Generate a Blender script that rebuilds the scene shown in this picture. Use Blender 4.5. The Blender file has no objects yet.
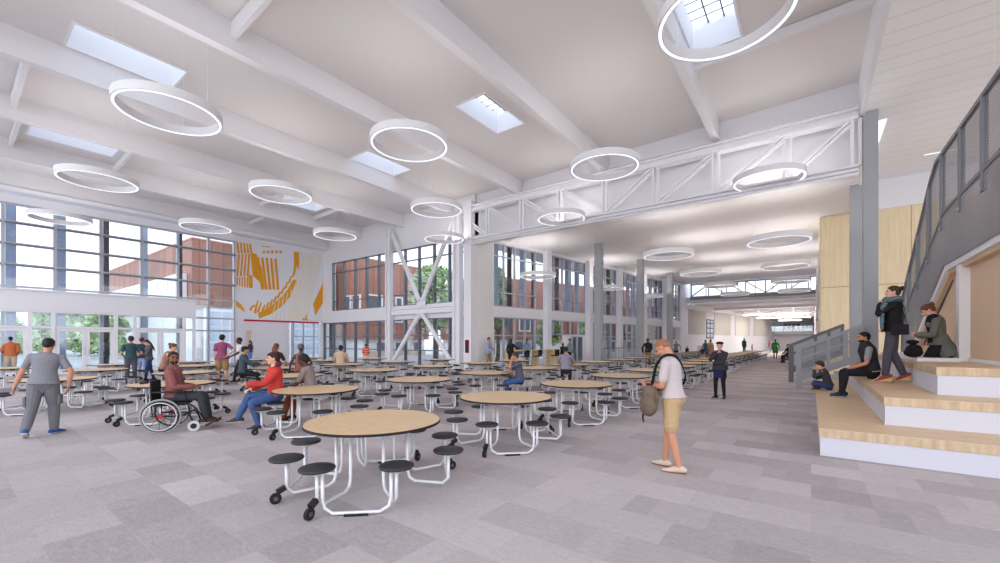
import bpy, bmesh, math, random
from mathutils import Vector, Matrix
random.seed(7)
SC = bpy.context.scene
COL = SC.collection
PI = math.pi
# ------------------------------------------------------------------ camera
FPX, HOR, CH = 418.0, 340.5, 1.66
YAW = math.atan(311 / 418.0)
SA, CA = math.sin(YAW), math.cos(YAW)

def at_z(px, py, z=0.0):
    d = FPX * (CH - z) / (py - HOR); s = (px - 500) / FPX * d
    return (CA * s - SA * d, SA * s + CA * d)
def at_y(px, Y):
    k = (px - 500) / FPX; d = Y / (SA * k + CA)
    return (CA * k - SA) * d
def at_x(px, X):
    k = (px - 500) / FPX; d = X / (CA * k - SA)
    return (SA * k + CA) * d
def at_d(px, d):
    s = (px - 500) / FPX * d
    return (CA * s - SA * d, SA * s + CA * d)

cam_d = bpy.data.cameras.new('camera')
cam = bpy.data.objects.new('camera', cam_d); COL.objects.link(cam)
cam.location = (0, 0, CH); cam.rotation_euler = (PI / 2, 0, YAW)
cam_d.sensor_width = 36; cam_d.sensor_fit = 'HORIZONTAL'; cam_d.lens = FPX * 36 / 1000
cam_d.shift_y = (HOR - 281.5) / 1000; cam_d.clip_end = 400; cam_d.clip_start = .05
SC.camera = cam
vs = SC.view_settings
vs.view_transform = 'Standard'; vs.look = 'None'; vs.gamma = 1; vs.exposure = 0.0; vs.use_curve_mapping = False
SC.cycles.use_denoising = True
SC.cycles.max_bounces = 10; SC.cycles.diffuse_bounces = 6; SC.cycles.transparent_max_bounces = 24
SC.cycles.sample_clamp_indirect = 6

# ------------------------------------------------------------------ materials
def lin(c):
    return tuple(((v / 255) / 12.92 if v / 255 <= .04045 else ((v / 255 + .055) / 1.055) ** 2.4) for v in c) + (1,)
MATS = {}
def mat(name, rgb=(200, 200, 200), rough=.6, metal=0.0, noise=.05, nscale=6.0, bump=0.0, bscale=40.0, spec=.4, emit=None, es=1.0):
    if name in MATS: return MATS[name]
    m = bpy.data.materials.new(name); m.use_nodes = True
    nt = m.node_tree; b = nt.nodes['Principled BSDF']
    b.inputs['Roughness'].default_value = rough; b.inputs['Metallic'].default_value = metal
    b.inputs['Specular IOR Level'].default_value = spec
    c = lin(rgb)
    tc = nt.nodes.new('ShaderNodeTexCoord')
    nz = nt.nodes.new('ShaderNodeTexNoise'); nz.inputs['Scale'].default_value = nscale; nz.inputs['Detail'].default_value = 4
    nt.links.new(tc.outputs['Object'], nz.inputs['Vector'])
    mx = nt.nodes.new('ShaderNodeMix'); mx.data_type = 'RGBA'
    mx.inputs[6].default_value = tuple(v * (1 - noise) for v in c[:3]) + (1,)
    mx.inputs[7].default_value = tuple(min(1, v * (1 + noise)) for v in c[:3]) + (1,)
    nt.links.new(nz.outputs['Fac'], mx.inputs[0]); nt.links.new(mx.outputs[2], b.inputs['Base Color'])
    if bump:
        n2 = nt.nodes.new('ShaderNodeTexNoise'); n2.inputs['Scale'].default_value = bscale
        nt.links.new(tc.outputs['Object'], n2.inputs['Vector'])
        bp = nt.nodes.new('ShaderNodeBump'); bp.inputs['Strength'].default_value = bump; bp.inputs['Distance'].default_value = .02
        nt.links.new(n2.outputs['Fac'], bp.inputs['Height']); nt.links.new(bp.outputs['Normal'], b.inputs['Normal'])
    if emit:
        b.inputs['Emission Color'].default_value = lin(emit); b.inputs['Emission Strength'].default_value = es
    MATS[name] = m
    return m
def nodes_of(m):
    nt = m.node_tree; return nt, nt.nodes['Principled BSDF']
def glass_mat(name, tint=(1, 1, 1), refl=.10):
    m = bpy.data.materials.new(name); m.use_nodes = True; nt = m.node_tree; nt.nodes.clear()
    o = nt.nodes.new('ShaderNodeOutputMaterial'); t = nt.nodes.new('ShaderNodeBsdfTransparent'); g = nt.nodes.new('ShaderNodeBsdfGlossy')
    t.inputs[0].default_value = tint + (1,); g.inputs['Roughness'].default_value = .03
    mx = nt.nodes.new('ShaderNodeMixShader'); mx.inputs[0].default_value = refl
    nt.links.new(t.outputs[0], mx.inputs[1]); nt.links.new(g.outputs[0], mx.inputs[2]); nt.links.new(mx.outputs[0], o.inputs[0])
    return m
def perforated_mat(name, rgb, scale, radius):
    """sheet metal with a grid of round see-through holes"""
    m = mat(name, rgb, .45, .3, .12, 3); nt, b = nodes_of(m); L = nt.links
    out = nt.nodes['Material Output']
    tc = nt.nodes.new('ShaderNodeTexCoord'); sp = nt.nodes.new('ShaderNodeSeparateXYZ'); L.new(tc.outputs['Object'], sp.inputs[0])
    ad = nt.nodes.new('ShaderNodeMath'); ad.operation = 'ADD'; L.new(sp.outputs['X'], ad.inputs[0]); L.new(sp.outputs['Y'], ad.inputs[1])
    cb = nt.nodes.new('ShaderNodeCombineXYZ'); L.new(ad.outputs[0], cb.inputs[0]); L.new(sp.outputs['Z'], cb.inputs[1])
    vo = nt.nodes.new('ShaderNodeTexVoronoi'); vo.voronoi_dimensions = '2D'; vo.inputs['Scale'].default_value = scale
    vo.inputs['Randomness'].default_value = 0.0
    L.new(cb.outputs[0], vo.inputs['Vector'])
    lt = nt.nodes.new('ShaderNodeMath'); lt.operation = 'LESS_THAN'; lt.inputs[1].default_value = radius
    L.new(vo.outputs['Distance'], lt.inputs[0])
    t = nt.nodes.new('ShaderNodeBsdfTransparent'); mx = nt.nodes.new('ShaderNodeMixShader')
    L.new(lt.outputs[0], mx.inputs[0]); L.new(b.outputs[0], mx.inputs[1]); L.new(t.outputs[0], mx.inputs[2])
    L.new(mx.outputs[0], out.inputs[0])
    return m

WHITE = mat('white_paint', (236, 235, 238), .55, noise=.01)
CEIL = mat('ceiling_paint', (226, 221, 219), .8, noise=.015, nscale=.3)
BEAMW = mat('beam_paint', (232, 229, 230), .6, noise=.01)
STEELW = mat('white_steel', (238, 237, 240), .4, noise=.01)
GREYCOL = mat('grey_column_paint', (160, 162, 166), .5, noise=.05, nscale=2)
DARKMET = mat('dark_metal', (96, 94, 94), .5, .3)
MULL = mat('mullion_metal', (186, 188, 194), .4, .3)
MULLD = mat('mullion_grey', (120, 124, 130), .4, .3)
BLACK = mat('black_plastic', (24, 23, 24), .5)
SEATM = mat('seat_black', (52, 50, 52), .6, noise=.1, nscale=30)
TUBE = mat('tube_silver', (222, 221, 224), .3, .15, .02)
RUBBER = mat('rubber', (30, 29, 30), .8)
BEIGEW = mat('beige_panel', (224, 194, 164), .7, noise=.02)
TANP = mat('acoustic_panel', (212, 207, 198), .9, noise=.03, nscale=3)
RED = mat('red_trim', (200, 22, 42), .5)
ORANGE = mat('mural_orange', (236, 160, 28), .6, noise=.04)
GLASS = glass_mat('clear_glass', (.95, .98, 1.0), .07)
GLASSB = glass_mat('blue_glass', (.78, .88, .95), .18)
RINGW = mat('ring_white', (232, 230, 230), .5, noise=.01)
LENS = mat('ring_lens', (200, 204, 214), .5, emit=(236, 241, 255), es=1.0)
UPLENS = mat('ring_uplens', (240, 244, 255), .5, emit=(255, 251, 251), es=15)
LIGHTM = mat('strip_lens', (255, 255, 255), .5, emit=(246, 250, 255), es=.75)
FINB = mat('fin_blue_grey', (152, 164, 190), .5, noise=.1, nscale=8)
FIND = mat('fin_dark', (52, 36, 46), .5, noise=.1, nscale=8)
FINL = mat('fin_pale', (188, 200, 220), .4, noise=.05)
PERF = perforated_mat('perforated_steel', (152, 151, 154), 22.0, .22)
PERFS = perforated_mat('perforated_screen', (140, 140, 143), 22.0, .41)

def wood_mat(name, c1, c2, stretch, rough=.45, seam=None):
    m = mat(name, c1, rough, spec=.35); nt, b = nodes_of(m)
    tc = nt.nodes.new('ShaderNodeTexCoord'); mp = nt.nodes.new('ShaderNodeMapping'); mp.inputs['Scale'].default_value = stretch
    nt.links.new(tc.outputs['Object'], mp.inputs['Vector'])
    n = nt.nodes.new('ShaderNodeTexNoise'); n.inputs['Scale'].default_value = 3; n.inputs['Detail'].default_value = 6
    nt.links.new(mp.outputs[0], n.inputs['Vector'])
    cr = nt.nodes.new('ShaderNodeValToRGB'); cr.color_ramp.elements[0].position = .35; cr.color_ramp.elements[1].position = .68
    cr.color_ramp.elements[0].color = lin(c2); cr.color_ramp.elements[1].color = lin(c1)
    nt.links.new(n.outputs['Fac'], cr.inputs[0]); nt.links.new(cr.outputs[0], b.inputs['Base Color'])
    return m
TOPWOOD = wood_mat('tabletop_wood', (226, 194, 152), (214, 180, 138), (1.2, 9, 9))
STEPWOOD = wood_mat('step_wood', (224, 196, 160), (208, 178, 140), (.8, 7, 7))
EDGEWOOD = wood_mat('step_edge_wood', (212, 190, 160), (188, 162, 130), (5, 5, .8))
WALLWOOD = wood_mat('wall_wood', (240, 221, 184), (230, 208, 168), (6, 6, .35))

def floor_mat():
    m = mat('carpet_tile', (170, 165, 166), .95, spec=.1); nt, b = nodes_of(m)
    L = nt.links
    tc = nt.nodes.new('ShaderNodeTexCoord')
    def brick(w, h, off):
        br = nt.nodes.new('ShaderNodeTexBrick'); br.inputs['Scale'].default_value = 1
        br.inputs['Brick Width'].default_value = w; br.inputs['Row Height'].default_value = h
        br.inputs['Mortar Size'].default_value = .003; br.offset = off; br.inputs['Bias'].default_value = 0
        br.inputs['Color1'].default_value = (0, 0, 0, 1); br.inputs['Color2'].default_value = (1, 1, 1, 1); br.inputs['Mortar'].default_value = (.45, .45, .45, 1)
        L.new(tc.outputs['Object'], br.inputs['Vector']); return br
    b1 = brick(1.0, .5, .5)
    b2 = brick(.5, .5, .5)
    mp = nt.nodes.new('ShaderNodeMapping'); mp.inputs['Scale'].default_value = (5, 14, 5)
    n1 = nt.nodes.new('ShaderNodeTexNoise'); n1.inputs['Scale'].default_value = 2.2; n1.inputs['Detail'].default_value = 5; n1.inputs['Distortion'].default_value = 1.6
    L.new(tc.outputs['Object'], mp.inputs['Vector']); L.new(mp.outputs[0], n1.inputs['Vector'])
    n2 = nt.nodes.new('ShaderNodeTexNoise'); n2.inputs['Scale'].default_value = 60; n2.inputs['Detail'].default_value = 2
    L.new(tc.outputs['Object'], n2.inputs['Vector'])
    def math_(op, a, bb):
        n = nt.nodes.new('ShaderNodeMath'); n.operation = op
        for i, v in enumerate((a, bb)):
            if isinstance(v, (int, float)): n.inputs[i].default_value = v
            else: L.new(v, n.inputs[i])
        return n.outputs[0]
    s = math_('ADD', math_('MULTIPLY', b1.outputs['Color'], .34), math_('MULTIPLY', b2.outputs['Color'], .16))
    s = math_('ADD', s, math_('MULTIPLY', n1.outputs['Fac'], .55))
    s = math_('ADD', s, math_('MULTIPLY', n2.outputs['Fac'], .22))
    cr = nt.nodes.new('ShaderNodeValToRGB'); cr.color_ramp.elements[0].position = .25; cr.color_ramp.elements[1].position = 1.0
    cr.color_ramp.elements[0].color = lin((156, 146, 146)); cr.color_ramp.elements[1].color = lin((208, 198, 197))
    L.new(s, cr.inputs[0]); L.new(cr.outputs[0], b.inputs['Base Color'])
    return m
FLOORM = floor_mat()

def striped(name, rgb, rgb2, vec, scale, width=.06, rough=.6, var=.12):
    """panel cladding: thin dark joints plus slight panel to panel variation along one axis"""
    m = mat(name, rgb, rough); nt, b = nodes_of(m); L = nt.links
    tc = nt.nodes.new('ShaderNodeTexCoord'); dt = nt.nodes.new('ShaderNodeVectorMath'); dt.operation = 'DOT_PRODUCT'
    dt.inputs[1].default_value = vec; L.new(tc.outputs['Object'], dt.inputs[0])
    mu = nt.nodes.new('ShaderNodeMath'); mu.operation = 'MULTIPLY'; mu.inputs[1].default_value = scale; L.new(dt.outputs['Value'], mu.inputs[0])
    fr = nt.nodes.new('ShaderNodeMath'); fr.operation = 'FRACT'; L.new(mu.outputs[0], fr.inputs[0])
    lt = nt.nodes.new('ShaderNodeMath'); lt.operation = 'LESS_THAN'; lt.inputs[1].default_value = width; L.new(fr.outputs[0], lt.inputs[0])
    fl = nt.nodes.new('ShaderNodeMath'); fl.operation = 'FLOOR'; L.new(mu.outputs[0], fl.inputs[0])
    wn = nt.nodes.new('ShaderNodeTexWhiteNoise'); wn.noise_dimensions = '1D'; L.new(fl.outputs[0], wn.inputs['W'])
    m1 = nt.nodes.new('ShaderNodeMix'); m1.data_type = 'RGBA'; c = lin(rgb)
    m1.inputs[6].default_value = tuple(v * (1 - var) for v in c[:3]) + (1,); m1.inputs[7].default_value = tuple(min(1, v * (1 + var)) for v in c[:3]) + (1,)
    L.new(wn.outputs['Value'], m1.inputs[0])
    m2 = nt.nodes.new('ShaderNodeMix'); m2.data_type = 'RGBA'; m2.inputs[7].default_value = lin(rgb2)
    L.new(lt.outputs[0], m2.inputs[0]); L.new(m1.outputs[2], m2.inputs[6]); L.new(m2.outputs[2], b.inputs['Base Color'])
    return m
COPPER = striped('copper_cladding', (152, 102, 84), (96, 62, 50), (1, 1, 0), 1.15, .06, .55, .26)
PLANKC = striped('plank_ceiling', (249, 248, 251), (214, 210, 211), (0, 1, 0), 1.6, .03, .6, .012)

# ------------------------------------------------------------------ mesh helpers
def box(bm, x0, x1, y0, y1, z0, z1, bev=0.0, M=None):
    r = bmesh.ops.create_cube(bm, size=1)
    vv = r['verts']
    for v in vv:
        v.co = Vector(((x0 + x1) / 2 + v.co.x * (x1 - x0), (y0 + y1) / 2 + v.co.y * (y1 - y0), (z0 + z1) / 2 + v.co.z * (z1 - z0)))
    if bev > 0:
        es = list({e for v in vv for e in v.link_edges})
        rb = bmesh.ops.bevel(bm, geom=es, offset=bev, segments=2, affect='EDGES', profile=.5)
        vv = list({v for f in rb['faces'] for v in f.verts} | {v for v in vv if v.is_valid})
    if M is not None:
        for v in vv: v.co = M @ v.co
    return vv
def obox(bm, p0, p1, w, h, up=(0, 0, 1)):
    """box beam from p0 to p1, width w (sideways) height h (along up)"""
    p0, p1 = Vector(p0), Vector(p1); t = (p1 - p0); L = t.length; t.normalize(); up = Vector(up)
    s = t.cross(up)
    if s.length < 1e-4: s = t.cross(Vector((1, 0, 0)))
    s.normalize(); u = s.cross(t)
    M = Matrix((s, t, u)).transposed().to_4x4(); M.translation = p0
    box(bm, -w / 2, w / 2, 0, L, -h / 2, h / 2, M=M)
def cat(pts, sub):
    if sub <= 1 or len(pts) < 3: return [Vector(p) for p in pts], [float(i) for i in range(len(pts))]
    P = [Vector(p) for p in pts]; out = []; tt = []
    for i in range(len(P) - 1):
        p0 = P[i - 1] if i else P[0] * 2 - P[1]; p1, p2 = P[i], P[i + 1]
        p3 = P[i + 2] if i + 2 < len(P) else P[-1] * 2 - P[-2]
        for k in range(sub):
            t = k / sub
            out.append(.5 * ((2 * p1) + (p2 - p0) * t + (2 * p0 - 5 * p1 + 4 * p2 - p3) * t * t + (3 * p1 - p0 - 3 * p2 + p3) * t ** 3)); tt.append(i + t)
    out.append(P[-1]); tt.append(len(P) - 1.0)
    return out, tt
def tube(bm, pts, rad, n=10, sub=1, side=None, round_caps=False):
    P, tt = cat(pts, sub)
    if isinstance(rad, (int, float)): rad = [rad] * len(pts)
    rad = [(r, r) if isinstance(r, (int, float)) else r for r in rad]
    R = []
    for t in tt:
        i = min(int(t), len(rad) - 1); j = min(i + 1, len(rad) - 1); f = t - i
        R.append((rad[i][0] * (1 - f) + rad[j][0] * f, rad[i][1] * (1 - f) + rad[j][1] * f))
    if round_caps:
        t0 = (P[0] - P[1]).normalized(); t1 = (P[-1] - P[-2]).normalized()
        a, b = R[0], R[-1]
        pre = [(P[0] + t0 * min(a) * q, (a[0] * w, a[1] * w)) for q, w in ((.95, .3), (.7, .7))]
        post = [(P[-1] + t1 * min(b) * q, (b[0] * w, b[1] * w)) for q, w in ((.7, .7), (.95, .3))]
        P = [p for p, _ in pre] + P + [p for p, _ in post]; R = [r for _, r in pre] + R + [r for _, r in post]
    rings = []; S = Vector(side) if side is not None else None
    for i, p in enumerate(P):
        T = (P[min(i + 1, len(P) - 1)] - P[max(i - 1, 0)])
        if T.length < 1e-9: T = Vector((0, 0, 1))
        T.normalize()
        if S is None:
            S = Vector((1, 0, 0)) if abs(T.x) < .9 else Vector((0, 1, 0))
        s = S - T * S.dot(T)
        if s.length < 1e-5: s = T.orthogonal()
        s.normalize(); u = T.cross(s)
        if side is None: S = s
        rings.append([bm.verts.new(p + s * (R[i][0] * math.cos(2 * PI * k / n)) + u * (R[i][1] * math.sin(2 * PI * k / n))) for k in range(n)])
    for a, b in zip(rings, rings[1:]):
        for k in range(n): bm.faces.new((a[k], a[(k + 1) % n], b[(k + 1) % n], b[k]))
    bm.faces.new(rings[0][::-1]); bm.faces.new(rings[-1])
def cyl(bm, c, r, h, n=24, axis='z', r2=None):
    c = Vector(c); d = {'x': Vector((1, 0, 0)), 'y': Vector((0, 1, 0)), 'z': Vector((0, 0, 1))}[axis] if isinstance(axis, str) else Vector(axis).normalized()
    tube(bm, [c, c + d * h], [r, r if r2 is None else r2], n=n)
def ell(bm, c, r, M=None, seg=16, rings=10):
    res = bmesh.ops.create_uvsphere(bm, u_segments=seg, v_segments=rings, radius=1)
    for v in res['verts']:
        p = Vector((v.co.x * r[0] + c[0], v.co.y * r[1] + c[1], v.co.z * r[2] + c[2]))
        v.co = (M @ p) if M is not None else p
def lathe(bm, prof, n=32, c=(0, 0, 0)):
    rings = [[bm.verts.new((c[0] + r * math.cos(2 * PI * k / n), c[1] + r * math.sin(2 * PI * k / n), c[2] + z)) for k in range(n)] for r, z in prof]
    for a, b in zip(rings, rings[1:]):
        for k in range(n): bm.faces.new((a[k], a[(k + 1) % n], b[(k + 1) % n], b[k]))
    return rings
def prism(bm, poly, axis, a, b):
    """extrude a 2-D polygon along axis ('x': (y,z), 'y': (x,z), 'z': (x,y)) from a to b"""
    def P(p, t): return {'x': (t, p[0], p[1]), 'y': (p[0], t, p[1]), 'z': (p[0], p[1], t)}[axis]
    A = [bm.verts.new(P(p, a)) for p in poly]; B = [bm.verts.new(P(p, b)) for p in poly]
    n = len(poly)
    bm.faces.new(A[::-1]); bm.faces.new(B)
    for i in range(n): bm.faces.new((A[i], A[(i + 1) % n], B[(i + 1) % n], B[i]))
def obj(name, bm, m=None, parent=None, smooth=False, loc=None):
    bmesh.ops.recalc_face_normals(bm, faces=bm.faces)
    me = bpy.data.meshes.new(name); bm.to_mesh(me); bm.free()
    for mm in (m if isinstance(m, (list, tuple)) else [m]):
        if mm: me.materials.append(mm)
    if smooth:
        for p in me.polygons: p.use_smooth = True
    o = bpy.data.objects.new(name, me); COL.objects.link(o)
    if parent: o.parent = parent
    if loc: o.location = loc
    return o
def empty(name, loc=(0, 0, 0), rz=0.0):
    o = bpy.data.objects.new(name, None); COL.objects.link(o); o.location = loc; o.rotation_euler = (0, 0, rz); o.empty_display_size = .1
    return o
def tag(o, label=None, cat_=None, group=None, kind=None):
    if label: o['label'] = label
    if cat_: o['category'] = cat_
    if group: o['group'] = group
    if kind: o['kind'] = kind
    return o
def struct(name, bm, m, label, cat_, parent=None, smooth=False):
    o = obj(name, bm, m, parent, smooth)
    if parent is None: tag(o, label, cat_, kind='structure')
    return o
def BM(): return bmesh.new()
def copy_tree(o, parent=None):
    c = o.copy(); COL.objects.link(c)
    if parent is not None: c.parent = parent
    for ch in list(o.children): copy_tree(ch, c)
    return c
ORD = ['nearest', 'second', 'third', 'fourth', 'fifth', 'sixth', 'seventh', 'eighth', 'ninth', 'tenth', 'eleventh', 'twelfth', 'thirteenth', 'fourteenth', 'fifteenth', 'sixteenth', 'seventeenth', 'eighteenth', 'nineteenth', 'twentieth']

# ------------------------------------------------------------------ the setting
XL, YB = -31.2, 18.3
def zdeck(X): return 10.2 + .021 * (X + 7.6)
def zbeam(X): return zdeck(X) - .8

bm = BM(); box(bm, -36, 12, -4.5, 92, -.05, 0); struct('floor', bm, FLOORM, 'grey carpet tile floor of the dining hall', 'floor')
bm = BM(); box(bm, -120, 60, -60, 140, -.30, -.08)
struct('ground', bm, mat('paving', (196, 194, 190), .9, noise=.08, nscale=.5), 'pale paving outside the glass walls', 'ground')

# ceiling deck with skylight openings
holes = [(-16.9, -15.55, 2.15, 4.6), (-10.3, -9.0, 11.2, 13.65), (-16.95, -15.65, 11.27, 13.75), (-24.9, -23.5, 2.1, 4.6), (-2.85, -1.6, 11.1, 13.6), (-25.1, -23.5, 11.7, 14.2)]
xs = sorted({XL - .3, 1.6} | {h[0] - .03 for h in holes} | {h[1] + .03 for h in holes}); ys = sorted({-4.5, 18.75} | {h[2] - .03 for h in holes} | {h[3] + .03 for h in holes})
bm = BM()
for x0, x1 in zip(xs, xs[1:]):
    for y0, y1 in zip(ys, ys[1:]):
        cx, cy = (x0 + x1) / 2, (y0 + y1) / 2
        if any(h[0] - .03 < cx < h[1] + .03 and h[2] - .03 < cy < h[3] + .03 for h in holes): continue
        v = []
        for dz in (0, .25):
            v += [bm.verts.new((x, y, zdeck(x) + dz)) for x, y in ((x0, y0), (x1, y0), (x1, y1), (x0, y1))]
        for q in ((0, 1, 2, 3), (7, 6, 5, 4), (0, 4, 5, 1), (1, 5, 6, 2), (2, 6, 7, 3), (3, 7, 4, 0)): bm.faces.new([v[i] for i in q])
struct('ceiling', bm, CEIL, 'white sloping hall ceiling with skylight openings', 'ceiling')
for i, (x0, x1, y0, y1) in enumerate(holes):
    z = zdeck((x0 + x1) / 2)
    bm = BM(); t = .06
    for a in ((x0 - t, x0, y0 - t, y1 + t), (x1, x1 + t, y0 - t, y1 + t), (x0, x1, y0 - t, y0), (x0, x1, y1, y1 + t)): box(bm, *a, z - .03, z + .85)
    w = struct('window_%d' % (i + 1), bm, WHITE, 'white skylight well cut through the hall ceiling', 'skylight')
    bm = BM()
    box(bm, x0, x1, y0, y1, z + .80, z + .815); obj('glass_pane', bm, GLASS, w)
    bm = BM()
    for k in range(1, 3): box(bm, x0 + (x1 - x0) * k / 3 - .015, x0 + (x1 - x0) * k / 3 + .015, y0, y1, z + .74, z + .78)
    for k in range(1, 7): box(bm, x0, x1, y0 + (y1 - y0) * k / 7 - .008, y0 + (y1 - y0) * k / 7 + .008, z + .75, z + .77)
    obj('safety_grid', bm, DARKMET, w)
# main beams
for X in (-3.0, -7.6, -12.35, -17.1, -21.6, -26.1, -30.4):
    bm = BM(); zb = zbeam(X)
    box(bm, X - .13, X + .13, -4.5, 18.45, zb, zb + .05); box(bm, X - .1, X + .1, -4.5, 18.45, zb + .05, zdeck(X) + .1)
    struct('ceiling_beam', bm, BEAMW, 'deep white roof beam running front to back', 'beam')
for x0, x1, Y, dz in ((-12.3, -7.65, 4.65, .0), (-21.5, -17.2, 1.5, 0), (-26, -21.7, 4.9, .25), (-26, -21.7, 1.75, .25), (-26, -21.7, 14.6, .25), (-26, -21.7, 11.3, .25), (-7.55, -3.05, 0.2, 0), (-2.9, 1.5, 10.6, .3), (-2.9, 1.5, 14.0, .3), (-30.3, -26.2, 12.5, .3)):
    bm = BM(); z = zdeck((x0 + x1) / 2)
    obox(bm, (x0, Y, zdeck(x0) - .28 + dz * .4), (x1, Y, zdeck(x1) - .28 + dz * .4), .12, .42 - dz * .6)
    struct('ceiling_beam', bm, BEAMW, 'short white cross beam between two roof beams', 'beam')
# right edge fascia, plank ceiling
bm = BM(); box(bm, 1.29, 1.41, -4.5, 18.75, 9.06, 10.6); struct('trim_1', bm, WHITE, 'white fascia along the edge of the hall ceiling', 'fascia')
bm = BM(); box(bm, 1.41, 14, -4.5, 26, 9.1, 9.25); struct('ceiling_right', bm, PLANKC, 'white plank ceiling over the stair', 'ceiling')
bm = BM(); box(bm, 1.5, 1.62, 18.75, 26, 7.7, 10.6); struct('trim_2', bm, WHITE, 'white drop wall at the corridor ceiling edge', 'fascia')
# upper wall behind the truss
bm = BM(); box(bm, -15.6, 1.62, 18.8, 19.0, 7.7, 10.6); box(bm, -15.6, 1.5, 18.5, 18.8, 9.62, 10.5); box(bm, -15.6, 1.5, 18.45, 18.8, 9.58, 9.66)
struct('wall_truss', bm, WHITE, 'white upper wall behind the roof truss', 'wall')
bm = BM(); box(bm, -17, 1.5, 18.9, 48.6, 7.75, 7.95); struct('ceiling_corridor', bm, CEIL, 'flat white ceiling over the corridor dining area', 'ceiling')

# ---- entry (left) wall
MY = [-3.4, -1.65, .1, 1.85, 3.58, 5.31, 7.04, 8.78, 10.4, 11.95]
wn = [len(holes)]
def new_window(bm_frame, m, label):
    wn[0] += 1
    return struct('window_%d' % wn[0], bm_frame, m, label, 'window')
for i, (y0, y1) in enumerate(zip(MY, MY[1:])):
    bm = BM()
    box(bm, XL - .1, XL + .1, y0 - .06, y0 + .06, 0, 8.35)
    if i == len(MY) - 2: box(bm, XL - .1, XL + .1, y1 - .1, y1 - .02, 0, 8.35)
    for z in (5.37, 6.38, 7.42): box(bm, XL - .03, XL + .2, y0, y1, z - .07, z + .05)
    for z in (.08, 2.29, 3.1, 4.3, 8.3): box(bm, XL - .06, XL + .08, y0, y1, z - .05, z + .05)
    w = new_window(bm, MULL, 'tall glazed bay of the entry wall')
    bm = BM()
    for z in (5.37, 6.38, 7.42): box(bm, XL + .2, XL + .26, y0 + .06, y1 - .06, z - .10, z - .02)
    obj('sun_louvre', bm, MULLD, w)
    bm = BM(); box(bm, XL - .015, XL + .015, y0 + .06, y1 - .06, .1, 8.3); obj('glass_pane', bm, GLASS, w)
for (p0, p1, m, w_) in ((-58, -46, FINB, 0), (5, 16, FINB, 0), (56, 65.5, FINB, 0), (103, 108.5, FIND, 0), (142, 147, FINL, 0), (178, 181.5, FIND, 0)):
    bm = BM(); y0, y1 = at_x(p0, -32.3), at_x(p1, -32.3)
    box(bm, -32.5, -32.1, y0, y1, -.08, 10.0, .02)
    struct('exterior_column', bm, m, 'tall exterior fin column outside the entry glazing', 'column')
bm = BM(); box(bm, XL - .15, XL + .15, -4.5, 11.9, 8.35, 9.9); box(bm, XL - .1, XL + .9, -4.5, 18.2, 8.75, 9.0)
struct('wall_left_upper', bm, WHITE, 'white bulkhead above the entry glazing', 'wall')
# vestibule
XV = -29.5
bm = BM(); box(bm, -31.0, XV, -4.5, 9.2, 3.1, 4.0, .01); box(bm, -31.0, XV + .06, -4.5, 9.26, 4.0, 4.08, .01)
struct('trim_3', bm, WHITE, 'deep white header box over the entry doors', 'header')
VY = [-4.0, -3.3, -1.0, -.35, .30, 2.58, 3.34, 5.62, 6.39, 8.63, 9.12]
dn = 0
for i, (y0, y1) in enumerate(zip(VY, VY[1:])):
    bm = BM(); wide = (y1 - y0) > 1.5
    box(bm, XV - .14, XV - .0, y0 - .07, y0 + .07, 0, 3.1)
    if i == len(VY) - 2: box(bm, XV - .14, XV, y1 - .07, y1 + .07, 0, 3.1)
    box(bm, XV - .12, XV - .02, y0 + .07, y1 - .07, 2.25, 2.35); box(bm, XV - .12, XV - .02, y0 + .07, y1 - .07, 3.0, 3.1)
    if not wide: box(bm, XV - .12, XV - .02, y0 + .07, y1 - .07, 0, .12)
    w = new_window(bm, WHITE, 'white framed vestibule screen under the entry header')
    bm = BM(); box(bm, XV - .08, XV - .065, y0 + .07, y1 - .07, 2.35, 3.0)
    if not wide: box(bm, XV - .08, XV - .065, y0 + .07, y1 - .07, .12, 2.25)
    obj('glass_pane', bm, GLASS, w)
    if wide:
        ym = (y0 + y1) / 2
        for a, b, hs in ((y0 + .08, ym - .01, 1), (ym + .01, y1 - .08, -1)):
            dn += 1; bm = BM()
            box(bm, XV - .1, XV - .05, a, a + .13, .01, 2.24); box(bm, XV - .1, XV - .05, b - .13, b, .01, 2.24)
            box(bm, XV - .1, XV - .05, a + .13, b - .13, .01, .24); box(bm, XV - .1, XV - .05, a + .13, b - .13, 2.1, 2.24)
            d = struct('door_%d' % dn, bm, WHITE, 'white framed glass entry door leaf', 'door')
            bm = BM(); box(bm, XV - .08, XV - .07, a + .13, b - .13, .24, 2.1); obj('glass_pane', bm, GLASS, d)
            hy = (b - .07) if hs > 0 else (a + .07)
            bm = BM(); tube(bm, [(XV - .05, hy, .95), (XV + .0, hy, .95), (XV + .0, hy, 1.35), (XV - .05, hy, 1.35)], .015, 8); obj('door_handle', bm, TUBE, d, True)
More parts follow.
